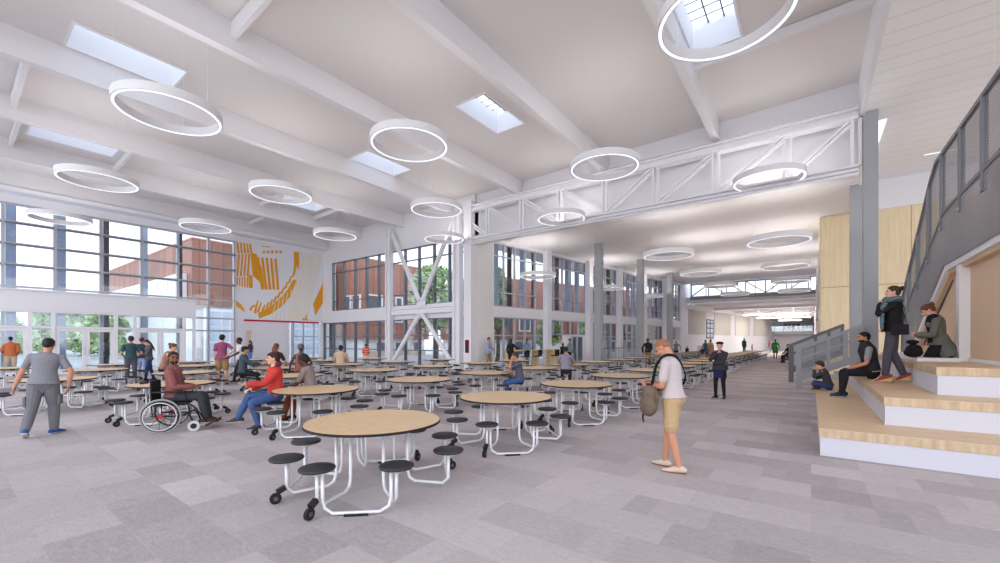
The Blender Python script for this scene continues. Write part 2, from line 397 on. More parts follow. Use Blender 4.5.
# mural wall with recess below
bm = BM(); box(bm, XL - .3, XL, 11.95, 18.5, 3.1, 9.95); box(bm, XL - .3, XL, 11.95, 12.5, 0, 3.1)
struct('wall_left', bm, WHITE, 'white wall at the left end carrying the orange mural', 'wall')
bm = BM(); box(bm, XL - .3, XL + .02, 12.5, 18.25, 3.0, 3.12); struct('trim_4', bm, RED, 'red trim along the lower edge of the mural wall', 'trim')
bm = BM(); box(bm, -32.2, -32.0, 12.0, 16.0, 0, 3.1)
box(bm, -32.0, -31.95, 13.3, 15.7, .05, 2.4)
struct('wall_recess', bm, WHITE, 'white back wall of the recess below the mural', 'wall')
bm = BM(); box(bm, -32.0, -31.95, 13.02, 13.28, 0, 2.4); struct('trim_5', bm, mat('pale_wood_strip', (236, 214, 180), .6), 'pale wood strip beside the white recess panel', 'trim')
bm = BM()
for y in (16.0, 16.75, 17.6): box(bm, XL - .2, XL - .08, y - .05, y + .05, 0, 3.0)
for z in (.08, 1.05, 1.97): box(bm, XL - .18, XL - .1, 16.0, 18.2, z - .03, z + .03)
w = new_window(bm, MULL, 'glazing at the corner below the mural')
bm = BM(); box(bm, XL - .15, XL - .13, 16.0, 18.2, 0, 3.0); obj('glass_pane', bm, GLASS, w)
bm = BM(); cyl(bm, (-31.0, 18.0, 0), .16, 3.1, 20); struct('column', bm, WHITE, 'slim white column in the corner below the mural', 'column', smooth=False)

# mural (flat painted shapes)
def mural_pt(cx, cy):
    px, py = 230 + cx / 5.93, 235 + cy / 5.93
    Y = at_x(px, XL); d = -SA * XL + CA * Y
    return (Y, CH + (HOR - py) * d / FPX)
PCNT = [0]
def poly_x(bm, pts, mi, t=.004):
    PCNT[0] += 1; t = t + .0002 * PCNT[0]
    P = [mural_pt(*p) for p in pts]
    n0 = len(bm.faces); prism(bm, P, 'x', XL + .001, XL + .001 + t)
    bm.faces.ensure_lookup_table()
    for f in list(bm.faces)[n0:]: f.material_index = mi
bm = BM()
poly_x(bm, [(172, 496), (240, 470), (310, 422), (362, 360), (396, 264), (372, 268), (345, 318), (312, 362), (265, 402), (215, 440), (166, 462)], 0)
for a in range(9):
    f = a / 8; cx, cy = 190 + 178 * f, 442 - 205 * f - 26 * math.sin(PI * f) * -1
    poly_x(bm, [(cx - 4, cy + 16), (cx + 10, cy - 26), (cx + 22, cy - 30), (cx + 12, cy + 8)], 0)
poly_x(bm, [(378, 98), (410, 103), (408, 222), (398, 176), (386, 232), (374, 228), (380, 168)], 0)
poly_x(bm, [(35, 388), (62, 408), (85, 438), (86, 458), (35, 418)], 0)
for q in ([(113, 442), (124, 420), (134, 424), (130, 452)], [(140, 462), (152, 410), (162, 385), (168, 388), (156, 466)], [(160, 455), (180, 400), (190, 402), (172, 462)], [(180, 450), (196, 428), (206, 428), (190, 450)], [(118, 432), (140, 412), (150, 420), (128, 440)]): poly_x(bm, q, 0)
for k in range(5):
    x = 38 + 19 * k; poly_x(bm, [(x, 40 + 3 * k), (x + 11, 41 + 3 * k), (x + 20, 108), (x + 7, 110)], 0)
for k in range(4):
    x = 38 + 20 * k; poly_x(bm, [(x + 10, 114), (x + 22, 112), (x + 12, 245), (x, 245)], 0)
for k in range(5):
    x = 38 + 15 * k; poly_x(bm, [(x, 250), (x + 9, 250), (x + 8, 298 + 4 * k), (x, 296 + 4 * k)], 0)
poly_x(bm, [(108, 235), (134, 240), (134, 316), (110, 312)], 0)
poly_x(bm, [(120, 104), (156, 112), (190, 200), (206, 322), (176, 280), (134, 240)], 0)
for k in range(5):
    x = 168 + 26 * k; poly_x(bm, [(x - 10, 134 + 2 * k), (x + 4, 130 + 2 * k), (x + 32 - 3 * k, 326), (x + 16 - 3 * k, 322)], 0)
for k in range(5): poly_x(bm, [(194 + 25 * k, 92), (208 + 25 * k, 94), (206 + 25 * k, 110), (194 + 25 * k, 108)], 0)
poly_x(bm, [(188, 64), (240, 69), (238, 74), (188, 70)], 0)
poly_x(bm, [(550, 285), (550, 402), (505, 478), (492, 410)], 0)
poly_x(bm, [(455, 470), (463, 508), (425, 505)], 0)
for k in range(8):
    x = 424 + 16 * k; xb = x - 74 - 14 * k * .1; ty = 106 + 1.2 * k
    q = [(x, ty), (x + 6, ty), (xb + 6, 500), (xb, 500)]
    if x > 540:
        f = (x - 545) / 78; q = [(548, ty + 390 * f), (548, ty + 390 * f + 34), (xb + 6, 500), (xb, 500)]
    poly_x(bm, q, 1)
for k in range(7):
    x = 250 + 24 * k; poly_x(bm, [(x + 16, 410 - 22 * k), (x + 21, 407 - 22 * k), (x + 1, 497), (x - 4, 497)] if k < 5 else [(x + 22, 330 - 60 * (k - 5)), (x + 27, 325 - 60 * (k - 5)), (x + 1, 498), (x - 4, 498)], 1)
tag(obj('wall_mural', bm, [ORANGE, mat('mural_pale_orange', (240, 224, 192), .6)]), 'orange striped mural with a large broken ring painted on the white end wall', 'mural')

# ---- back wall
bm = BM(); box(bm, XL - .3, -15.4, YB, YB + .35, 7.68, 10.1); box(bm, XL - .3, -29.95, YB, YB + .35, 3.05, 7.68); box(bm, -29.95, -15.6, YB, YB + .35, 3.05, 3.95)
struct('wall_back', bm, WHITE, 'white back wall with upper and lower window bands', 'wall')
BX = [-29.92, -28.46, -27.05, -25.65, -24.27, -22.9, -21.5, -20.16, -18.8, -17.5, -15.9]
for z0, z1, hz in ((3.95, 7.68, (4.68, 6.88)), (0, 3.05, (1.03, 1.97))):
    for x0, x1 in zip(BX if z0 else [-31.2] + BX, BX[1:] if z0 else BX):
        bm = BM(); box(bm, x0 - .05, x0 + .05, YB + .05, YB + .25, z0, z1)
        for z in hz: box(bm, x0 + .05, x1 - .05, YB + .1, YB + .22, z - .035, z + .035)
        box(bm, x0 + .05, x1 - .05, YB + .1, YB + .22, z0, z0 + .06); box(bm, x0 + .05, x1 - .05, YB + .1, YB + .22, z1 - .06, z1)
        w = new_window(bm, MULLD, 'tall grey mullioned window bay in the back wall')
        bm = BM(); box(bm, x0 + .05, x1 - .05, YB + .15, YB + .17, z0, z1); obj('glass_pane', bm, GLASS, w)
# truss columns with cross brace
bm = BM()
for s in (-1, 1): box(bm, -22.95 if s < 0 else -22.55, -22.85 if s < 0 else -22.45, 17.9, 18.2, 0, 9.1)
box(bm, -22.85, -22.55, 18.02, 18.08, 0, 9.1); box(bm, -23.0, -22.4, 17.85, 18.25, 0, .04)
struct('column', bm, STEELW, 'white wide flange steel column at the left of the cross brace', 'column')
bm = BM(); box(bm, -16.75, -16.6, 17.85, 18.2, 0, 9.1); box(bm, -16.35, -16.2, 17.85, 18.2, 0, 9.1); box(bm, -16.6, -16.35, 17.98, 18.08, 0, 9.1); box(bm, -16.8, -16.15, 17.8, 18.25, 0, .04)
struct('column', bm, STEELW, 'white wide flange steel column at the left end of the truss', 'column')
br = empty('cross_brace', (-19.6, 18.05, 0)); tag(br, 'white tubular steel cross brace in front of the back wall windows', 'brace')
def rel(p, o): return tuple(a - b for a, b in zip(p, o.location))
def brace(name, p, q, r):
    bm = BM(); tube(bm, [rel(p, br), rel(q, br)], r, 14); obj(name, bm, STEELW, br, False)
brace('diagonal_tube', (-22.28, 18.05, 8.6), (-19.75, 18.05, 4.15), .14); brace('diagonal_tube', (-16.92, 18.05, 8.6), (-19.45, 18.05, 4.15), .14)
brace('diagonal_tube', (-22.26, 18.05, .3), (-19.75, 18.05, 3.3), .14); brace('diagonal_tube', (-16.94, 18.05, .3), (-19.45, 18.05, 3.3), .14)
bm = BM(); obox(bm, rel((-22.38, 18.05, 3.72), br), rel((-16.82, 18.05, 3.72), br), .22, .1); obox(bm, rel((-22.38, 18.05, 3.5), br), rel((-16.82, 18.05, 3.5), br), .16, .3); obj('cross_beam', bm, STEELW, br)
for x0, x1, z0, z1 in ((-.38, .38, 3.86, 4.35), (-.38, .38, 3.12, 3.36), (-2.80, -2.55, 8.35, 8.85), (2.55, 2.80, 8.35, 8.85)):
    bm = BM(); box(bm, x0, x1, -.02, .02, z0, z1); obj('gusset_plate', bm, STEELW, br)
# pilaster at corner with cabinet
bm = BM(); box(bm, -15.95, -15.4, 17.95, 18.6, 0, 9.6); struct('column', bm, WHITE, 'white clad corner pier between back wall and corridor', 'column')
cb = empty('extinguisher_cabinet', (-15.68, 17.95, .95)); tag(cb, 'dark fire extinguisher cabinet set in the white corner pier', 'cabinet')
bm = BM(); box(bm, -.14, .14, -.03, -.002, 0, .75); obj('frame', bm, RED, cb)
bm = BM(); box(bm, -.115, .115, -.04, -.03, .03, .72); obj('door', bm, BLACK, cb)
# roof truss
tr = empty('roof_truss', (-7, 18.2, 0)); tag(tr, 'long white steel roof truss spanning the hall in front of the corridor', 'truss')
for nm, z0, z1 in (('bottom_chord', 7.10, 7.46), ('top_chord', 8.98, 9.34)):
    bm = BM(); a, b = -16.7 + 7, 1.25 + 7
    box(bm, a, b, -.2, .2, z0, z0 + .08); box(bm, a, b, -.2, .2, z1 - .08, z1); box(bm, a, b, -.05, .05, z0 + .08, z1 - .08)
    if nm == 'bottom_chord': box(bm, a, b, -.28, -.2, z0 + .1, z0 + .16)
    obj(nm, bm, STEELW, tr)
TV = [-16.55, -14.35, -12.1, -9.87, -7.57, -5.3, -3.0, -.68, 1.2]
for x in TV[1:]:
    bm = BM()
    for s in (-1, 1): box(bm, x + 7 + s * .1 - .045, x + 7 + s * .1 + .045, -.09, .09, 7.44, 9.0)
    obj('vertical_strut', bm, STEELW, tr)
for i, (a, b) in enumerate(zip(TV, TV[1:])):
    bm = BM(); up = i >= 4; a, b = a + 7, b + 7
    for dz in (-.09, .09):
        obox(bm, (a + .12, 0, (7.5 if up else 8.95) + dz), (b - .12, 0, (8.95 if up else 7.5) + dz), .12, .09)
    obj('diagonal_strut', bm, STEELW, tr)
bm = BM(); box(bm, at_y(862, 18.5), at_y(878.5, 18.0), 18.0, 18.5, 0, 9.1); struct('column', bm, GREYCOL, 'tall grey square column at the right end of the truss', 'column')
bm = BM(); box(bm, at_y(849.5, 21.9), at_y(864, 21.4), 21.4, 21.9, 0, 7.75); struct('column', bm, GREYCOL, 'grey square column behind the truss column', 'column')

# ---- corridor wall (angled)
CA_ = math.radians(8.3)
MW = Matrix.Translation((-15.4, 18.5, 0)) @ Matrix.Rotation(-CA_, 4, 'Z')
def wbox(bm, *a): box(bm, *a, M=MW)
bm = BM(); wbox(bm, -.35, 0, 0, 1.35, 0, 7.75); wbox(bm, -.35, 0, 1.35, 29.4, 3.09, 3.72); wbox(bm, -.35, 0, 1.35, 29.4, 7.58, 7.8); wbox(bm, -.35, 0, 29.2, 31, 0, 7.8)
wbox(bm, -.3, -.02, 8.5, 11.4, 0, 2.05); wbox(bm, -.3, -.02, 20.8, 29.2, 0, 1.7)
struct('wall_corridor', bm, WHITE, 'white wall with window bands along the left of the corridor', 'wall')
bm = BM(); wbox(bm, 0, .006, .08, 1.3, 2.2, 3.0); wbox(bm, 0, .006, .08, 1.3, .05, 2.16); wbox(bm, 0, .006, .08, 1.3, 3.05, 7.6)
struct('trim_6', bm, mat('warm_panel', (228, 226, 224), .6), 'flat wall panels on the corner pier', 'panel')
CT = [1.35, 6.3, 11.4, 16.05, 20.5, 25.05, 29.2]
for i, (t0, t1) in enumerate(zip(CT, CT[1:])):
    if i < 5:
        bm = BM(); wbox(bm, -.1, .32, t1 - .22, t1 + .22, 0, 7.76); struct('column', bm, STEELW, 'white column standing against the corridor window wall', 'column')
    nf = 4
    for z0, z1, hz in ((3.72, 7.58, (4.6, 6.8)), (0 if i not in (1, 4, 5) else (2.05 if i == 1 else 1.7), 3.09, (1.97,) if i not in (1, 4, 5) else ())):
        bm = BM(); n = 5
        for k in range(n + 1):
            t = t0 + (t1 - t0) * k / n; wbox(bm, -.25, -.1, t - .035, t + .035, z0, z1)
        for z in hz + (z0 + .03, z1 - .03): wbox(bm, -.22, -.12, t0, t1, z - .035, z + .035)
        w = new_window(bm, MULL, 'glazed bay of the corridor window wall')
        bm = BM(); wbox(bm, -.18, -.165, t0, t1, z0, z1); obj('glass_pane', bm, GLASS, w)
        if z0 > 3:
            for k in range(nf):
                t = t0 + (t1 - t0) * (k + .72) / (nf + .1); bm = BM()
                wbox(bm, -.88, -.55, t - .05, t + .05, 3.3, 8.2)
                obj('sun_fin', bm, (FINB, FIND, FINB, FIND)[(k + (1 if i % 2 and k == 3 else 0)) % 4], w)
        elif z0 < 1:
            for k in range(2):
                t = t0 + (t1 - t0) * (k * 2 + 1.72) / (nf + .1); bm = BM(); wbox(bm, -.85, -.55, t - .05, t + .05, -.08, 3.2); obj('sun_fin', bm, MULLD, w)
dn += 1; bm = BM(); wbox(bm, -.02, .02, 9.2, 10.7, 0, 2.0); d = struct('door_%d' % dn, bm, mat('door_grey', (196, 196, 202), .5), 'pale double door in the corridor wall', 'door')
bm = BM(); wbox(bm, .02, .03, 9.35, 9.85, .2, 1.9); wbox(bm, .02, .03, 10.05, 10.55, .2, 1.9); obj('glass_pane', bm, GLASSB, d)
# grey corridor columns
for i, (X, Y, h) in enumerate(((-10.75, 24.9, 7.75), (-10.35, 31.7, 7.75), (-10.2, 39.3, 7.75), (-10.5, 58.0, 5.6), (-10.1, 67.0, 5.6))):
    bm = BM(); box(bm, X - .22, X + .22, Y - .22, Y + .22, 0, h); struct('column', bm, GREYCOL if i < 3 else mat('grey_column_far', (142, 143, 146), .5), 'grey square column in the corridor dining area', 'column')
# right side wood wall
bm = BM(); box(bm, .36, 14, 26, 26.4, 7.73, 9.3); struct('wall_right_upper', bm, WHITE, 'white band above the wood wall', 'wall')
bm = BM()
xx = [.36, 1.9, 3.6, 5.4, 7.2, 9, 11, 14]; zz = [0, 2.1, 4.25, 7.73]
for a, b in zip(xx, xx[1:]):
    for c, d in zip(zz, zz[1:]): box(bm, a + .012, b - .012, 25.97, 26.0, c + .016, d - .016)
box(bm, .34, .36, 25.98, 30, 0, 7.73)
struct('trim_9', bm, WALLWOOD, 'pale wood panels of the wall behind the stair', 'panel')
bm = BM(); box(bm, .36, 14, 26.0, 26.4, 0, 7.73); struct('wall_right', bm, mat('wood_joint', (176, 152, 112), .7), 'pale wood panelled wall behind the stair', 'wall')
bm = BM(); box(bm, .4, .7, 26.4, 90, 0, 7.9); struct('wall_far_right', bm, WHITE, 'white wall along the right of the far hall', 'wall')
# far hall
def twall(t0, t1, z0, z1, m, nm, lab, x0=-.3, x1=0):
    bm = BM(); wbox(bm, x0, x1, t0, t1, z0, z1); return struct(nm, bm, m, lab, 'wall')
twall(31, 80, 0, 7.9, WHITE, 'wall_far_left', 'white left wall of the far hall')
bm = BM()
for a, b in ((31.3, 36.5), (39.6, 46.0), (48.0, 55.0), (57.5, 66.0)): wbox(bm, 0, .06, a, b, 2.35, 5.1)
struct('trim_7', bm, TANP, 'beige acoustic panels on the far left wall', 'panel')
bm = BM()
for z in (1.9, 2.5, 3.1, 3.7, 4.1): wbox(bm, .0, .06, 36.9, 39.2, z, z + .12)
for t in (36.9, 38.0, 39.1): wbox(bm, .0, .06, t, t + .16, 1.9, 4.2)
w = new_window(bm, BLACK, 'black framed window in the far left wall')
bm = BM(); wbox(bm, .01, .03, 36.9, 39.2, 1.95, 4.15); obj('glass_pane', bm, mat('window_sky', (206, 222, 240), .2), w)
bm = BM(); box(bm, -17, .5, 49.4, 90, 5.6, 5.9)
struct('ceiling_far', bm, CEIL, 'low white ceiling of the far hall', 'ceiling')
bm = BM()
for y in (56, 64, 72, 80): box(bm, -11, .4, y, y + .5, 5.3, 5.6)
wbox(bm, 0, .5, 31, 75, 5.1, 5.6)
struct('ceiling_beam', bm, BEAMW, 'white beams under the far hall ceiling', 'beam')
bm = BM(); box(bm, -17, .5, 48.9, 49.05, 5.7, 6.35); struct('wall_clerestory_base', bm, WHITE, 'white band under the far clerestory', 'wall')
bm = BM()
for k in range(9): box(bm, -12 + k * 1.5 - .04, -12 + k * 1.5 + .04, 48.95, 49.05, 6.35, 7.75)
w = new_window(bm, MULL, 'clerestory glazing over the far end of the corridor')
bm = BM(); box(bm, -12, .4, 48.99, 49.01, 6.35, 7.75); obj('glass_pane', bm, GLASS, w)
FARST = mat('far_truss_paint', (158, 152, 150), .5)
t2 = empty('clerestory_truss', (-5.5, 48.75, 0)); tag(t2, 'grey steel truss below the far clerestory window', 'truss')
bm = BM(); box(bm, -5.0, 5.9, -.12, .12, 6.05, 6.4); obj('bottom_chord', bm, FARST, t2)
bm = BM(); box(bm, -5.0, 5.9, -.1, .1, 7.60, 7.75); obj('top_chord', bm, FARST, t2)
X0 = -4.9; st = 1.7
for k in range(7):
    bm = BM(); box(bm, X0 + k * st - .05, X0 + k * st + .05, -.06, .06, 6.38, 7.65); obj('vertical_strut', bm, FARST, t2)
    if k < 6:
        bm = BM(); up = k in (0, 4, 5)
        obox(bm, (X0 + k * st + .05, 0, 6.45 if up else 7.6), (X0 + (k + 1) * st - .05, 0, 7.6 if up else 6.45), .1, .1); obj('diagonal_strut', bm, FARST, t2)
# far end wall and balcony
bm = BM(); box(bm, -12, .5, 88, 88.3, 0, 2.9); box(bm, -12, -3.7, 88, 88.3, 2.9, 5.6); box(bm, -12, .5, 90, 90.3, 2.9, 5.6); struct('wall_far_end', bm, WHITE, 'white end wall of the far hall', 'wall')
bm = BM(); box(bm, -6.5, .4, 86.3, 90, 2.75, 3.15); struct('floor_balcony', bm, mat('slab_grey', (206, 206, 210), .6), 'pale slab of the far balcony', 'balcony')
rl = empty('balcony_railing', (-3.0, 86.4, 3.15)); tag(rl, 'glass railing along the far balcony', 'railing')
bm = BM(); box(bm, -3.5, 3.3, -.01, .01, .05, 1.0); obj('glass_panel', bm, GLASSB, rl)
bm = BM(); box(bm, -3.5, 3.3, -.04, .04, 1.0, 1.06); obj('top_rail', bm, MULLD, rl)
for k in range(6):
    bm = BM(); box(bm, -3.5 + k * 1.35, -3.44 + k * 1.35, -.03, .03, 0, 1.0); obj('post', bm, MULLD, rl)
for k in range(4):
    c = empty('balcony_chair', (-3.6 + k * .62, 87.3, 3.15)); tag(c, 'dark tall backed chair on the far balcony', 'chair', 'dark chairs in a row on the far balcony')
    bm = BM(); box(bm, -.22, .22, -.22, .22, .42, .5, .02); obj('seat', bm, BLACK, c)
    bm = BM(); box(bm, -.22, .22, .18, .24, .5, 1.35, .02); obj('backrest', bm, DARKMET, c)
    for sx in (-.19, .19):
        for sy in (-.19, .19):
            bm = BM(); box(bm, sx - .02, sx + .02, sy - .02, sy + .02, 0, .42); obj('leg', bm, BLACK, c)
sg = BM(); box(sg, .33, .345, 40.2, 41.2, 2.85, 3.1); tag(obj('exit_sign', sg, RED), 'small red sign on the right wall of the far hall', 'sign')
bm = BM(); box(bm, .3, .4, 36.0, 42.0, 3.2, 6.6); struct('trim_8', bm, mat('pale_board', (224, 222, 222), .7), 'large pale board on the right wall of the far hall', 'panel')
# ------------------------------------------------------------------ ring pendants
def make_ring(R=1.1):
    root = empty('ring_pendant_light'); root['category'] = 'pendant light'
    bm = BM(); h = .2; w_ = .1
    prof = [(R, 0), (R, h), (R - w_, h), (R - w_, 0)]
    rings = lathe(bm, prof + [prof[0]], 72); bmesh.ops.remove_doubles(bm, verts=bm.verts, dist=1e-5)
    obj('ring_housing', bm, RINGW, root, False)
    for h_, (nm, z0, z1) in enumerate((('downlight_lens', -.006, .0), ('uplight_lens', h, h + .006))):
        bm = BM(); lathe(bm, [(R - .028, z0), (R - .028, z1), (R - w_ + .02, z1), (R - w_ + .02, z0), (R - .028, z0)] if h_ == 0 else [(R - .015, h + .001), (R - w_ + .015, h + .001)], 72); bmesh.ops.remove_doubles(bm, verts=bm.verts, dist=1e-5)
        obj(nm, bm, LENS if h_ == 0 else UPLENS, root)
    return root
def add_cables(root, top):
    for k in range(3):
        a = 2 * PI * k / 3 + .5; bm = BM(); x, y = 1.05 * math.cos(a), 1.05 * math.sin(a)
        tube(bm, [(x, y, .2), (x, y, top)], .002, 5); obj('suspension_cable', bm, STEELW, root)
ring0 = make_ring(); todo = []
grid = {0: [(-12.77, 3.43), (-20.2, 3.38), (-28.0, 3.38)], 1: [(-1.22, 8.2), (-9.27, 8.1), (-16.4, 7.9), (-24.2, 7.97)], 2: [(-5.4, 12.95), (-12.93, 12.8), (-20.5, 12.74)], 3: [(-1.2, 17.4), (-9.27, 17.2), (-16.35, 16.78)]}
for ri, row in grid.items():
    for j, (X, Y) in enumerate(row):
        lab = 'white ring pendant in the %s cross row of the hall, %s from the right' % (('nearest', 'second', 'third', 'truss side')[ri], ('first', 'second', 'third', 'fourth')[j])
        todo.append((X, Y, 7.26, zdeck(X), lab, 'ring pendants in the main hall'))
for ci, pts in enumerate(([(-1.04, 19.9), (-1.1, 26.9), (-1.1, 33.9), (-1.1, 40.9)], [(-5.31, 20.2), (-5.25, 26.8), (-5.25, 33.8), (-5.25, 40.8)], [(-13.4, 21.9), at_z(608, 289, 5.56), at_z(650, 297, 5.56)])):
    for j, (X, Y) in enumerate(pts):
        lab = 'white ring pendant below the corridor ceiling, %s in its %s line' % (('nearest', 'second', 'third', 'farthest')[j], ('right hand', 'middle', 'window side')[ci])
        todo.append((X, Y, 5.56, 7.75, lab, 'ring pendants along the corridor'))
for i, (X, Y, Z, top, lab, grp) in enumerate(todo):
    r = ring0 if i == 0 else copy_tree(ring0)
    r.location = (X, Y, Z); tag(r, lab, group=grp)
corr = None
RR = [o for o in COL.objects if o.name.startswith('ring_pendant_light')]
for r in RR:
    i = [k for k, t in enumerate(todo) if abs(t[0] - r.location.x) < .01 and abs(t[1] - r.location.y) < .01][0]
    add_cables(r, todo[i][3] - todo[i][2])
    if i >= 13:
        for ch in r.children:
            if ch.name.startswith('uplight_lens'):
                if corr is None:
                    corr = ch.data.copy(); corr.materials[0] = mat('ring_uplens_corridor', (240, 244, 255), .5, emit=(255, 251, 251), es=30)
                ch.data = corr
# flat pendants of the far hall
j = 0
for X, Y in ((-1.6, 58), (-5.0, 58), (-1.5, 68), (-4.6, 68), (-2.6, 78)):
    p = empty('panel_pendant_light', (X, Y, 4.75)); tag(p, 'flat white panel pendant in the far hall, %s' % ('front right one', 'front left one', 'middle right one', 'middle left one', 'rearmost one by the balcony')[j], 'pendant light', 'flat pendants in the far hall'); j += 1
    bm = BM(); box(bm, -1.5, 1.5, -1.2, 1.2, 0, .18, .02); obj('panel_housing', bm, RINGW, p)
    bm = BM(); box(bm, -1.42, 1.42, -1.12, 1.12, -.012, 0); obj('panel_lens', bm, mat('panel_lens', (250, 250, 255), .5, emit=(250, 248, 245), es=6), p)
    bm = BM(); box(bm, -1.42, 1.42, -1.12, 1.12, .18, .185); obj('panel_fill_glow', bm, mat('panel_fill_glow', (250, 250, 255), .5, emit=(252, 250, 250), es=5.5), p)  # glowing top sheet added to brighten the far hall ceiling
    bm = BM()
    tube(bm, [(0, 0, .18), (0, 0, .86)], .02, 6); obj('suspension_rod', bm, STEELW, p)
# strip lights in the plank ceiling
for (x0, x1, y0, y1, lab) in ((at_z(925, 154, 9.1)[0], at_z(960, 148, 9.1)[0], at_z(935, 152, 9.1)[1], at_z(935, 152, 9.1)[1] + .12, 'thin white strip light across the plank ceiling above the stair'),
                              (1.72, 2.04, 18.9, 21.8, 'long recessed light slot in the plank ceiling beside the grey column')):
    s = empty('strip_light', ((x0 + x1) / 2, (y0 + y1) / 2, 9.1)); tag(s, lab, 'ceiling light')
    a, b = (x1 - x0) / 2, (y1 - y0) / 2
    bm = BM(); box(bm, -a, a, -b, b, -.02, -.001); obj('lens', bm, LIGHTM, s)
    for sb_ in (-1, 1):
        bm = BM(); box(bm, -a - .03, a + .03, sb_ * (b + .015) - .015, sb_ * (b + .015) + .015, -.03, -.001); obj('frame', bm, RINGW, s)
# ------------------------------------------------------------------ stepped seating on the right
sb = empty('stepped_seating', (.09, 7.6, 0)); tag(sb, 'wide wooden stepped seating with white risers along the right side', 'bleachers')
def stier(x0, y0, z0, z1, xe=10.5, ye=17.2):
    bm = BM(); box(bm, x0 - .09 + .015, xe, y0 - 7.6 + .015, ye - 7.6, z0, z1 - .125); obj('riser', bm, mat('riser_white', (206, 205, 214), .6, noise=.01), sb)
    bm = BM(); box(bm, x0 - .09, xe, y0 - 7.6, ye - 7.6, z1 - .125, z1 - .004, .004); e = obj('wood_nosing', bm, EDGEWOOD, sb)
    bm = BM(); box(bm, x0 - .09 + .003, xe, y0 - 7.6 + .003, ye - 7.6, z1 - .0045, z1); obj('wood_tread', bm, STEPWOOD, sb)
stier(.09, 7.6, 0, .395); stier(.88, 8.5, .395, .81); stier(1.58, 9.36, .81, 1.24)
bm = BM(); box(bm, 1.72 - .09, 2.25, 11.8 - 7.6, 9.6, 1.241, 1.31, .005); obj('low_platform', bm, WHITE, sb)
# stair enclosure
se = empty('stair_enclosure', (2.38, 12, 1.242)); tag(se, 'beige panelled enclosure with white trim below the upper stair', 'stair enclosure')
def yz(pts): return [(y - 12, z - 1.24) for y, z in pts]
bm = BM(); prism(bm, yz([(9.4, 1.24), (17.05, 1.24), (13.1, 3.16), (9.4, 3.2)]), 'x', .13, .22); obj('beige_panel', bm, BEIGEW, se)
bm = BM(); prism(bm, yz([(9.4, 3.12), (13.0, 3.1), (13.0, 3.2), (9.4, 3.22)]), 'x', 0.02, .30); prism(bm, yz([(13.0, 3.1), (16.95, 1.31), (17.15, 1.31), (13.06, 3.2), (13.0, 3.2)]), 'x', .02, .30); obj('beige_soffit', bm, BEIGEW, se)
bm = BM(); prism(bm, yz([(9.4, 3.2), (13.04, 3.17), (17.1, 1.25), (17.3, 1.25), (13.1, 3.28), (9.4, 3.31)]), 'x', -.04, .1); obj('white_trim', bm, WHITE, se)
bm = BM(); box(bm, -.02, .15, .1, .32, 0.0, 1.93, .008); obj('post', bm, WHITE, se)
bm = BM(); box(bm, .10, .125, -2.5, 4.6, 0.003, .07); obj('base_trim', bm, WHITE, se)
bm = BM(); obox(bm, (.115, 1.1, 1.85), (.115, 4.2, .3), .02, .05); obj('dark_joint', bm, DARKMET, se)
# upper stair guard
gd = empty('stair_guard', (2.325, 12, 3.2)); tag(gd, 'tall grey perforated metal guard of the upper stair at the right edge', 'stair guard')
def yz2(pts): return [(y - 12, z - 3.2) for y, z in pts]
bm = BM(); prism(bm, yz2([(9.4, 3.315), (13.1, 3.285), (17.29, 1.32), (18.2, 1.32), (18.2, 2.32), (16.9, 2.87), (13.04, 4.42), (9.4, 4.52)]), 'x', -.02, .02); obj('perforated_panel', bm, PERF, gd)
bm = BM(); prism(bm, yz2([(9.4, 4.52), (13.04, 4.42), (16.9, 2.87), (18.2, 2.32), (18.2, 2.97), (14.3, 5.5), (13.75, 5.75), (9.4, 5.75)]), 'x', -.004, .004); obj('perforated_screen', bm, PERFS, gd)
for nm, pts in (('top_rail', [(9.4, 5.77), (13.75, 5.77), (14.35, 5.5), (18.2, 3.0), (18.2, 1.3)]), ('stringer_rail', [(9.4, 4.54), (13.04, 4.44), (16.9, 2.89), (18.2, 2.34)])):
    bm = BM(); P = yz2(pts)
    for a, b in zip(P, P[1:]): obox(bm, (0, a[0], a[1]), (0, b[0], b[1]), .07, .08)
    obj(nm, bm, mat('guard_steel', (128, 129, 134), .45, .3), gd)
for y in (10.45, 11.77, 13.22, 14.54, 15.87, 17.2):
    zt = 5.75 if y < 13.75 else 5.5 + (y - 14.35) * (3.0 - 5.5) / 3.85; zb = 4.5 - (max(0, y - 13.04)) * .4 - .35
    bm = BM(); box(bm, -.04, .04, y - 12 - .06, y - 12 + .06, zb - 3.2, zt - 3.2); obj('post', bm, mat('guard_steel'), gd)
    bm = BM(); cyl(bm, (-.06, y - 12, zb - 3.2 + .05), .035, .03, 10, 'x'); obj('anchor_disc', bm, MULL, gd)
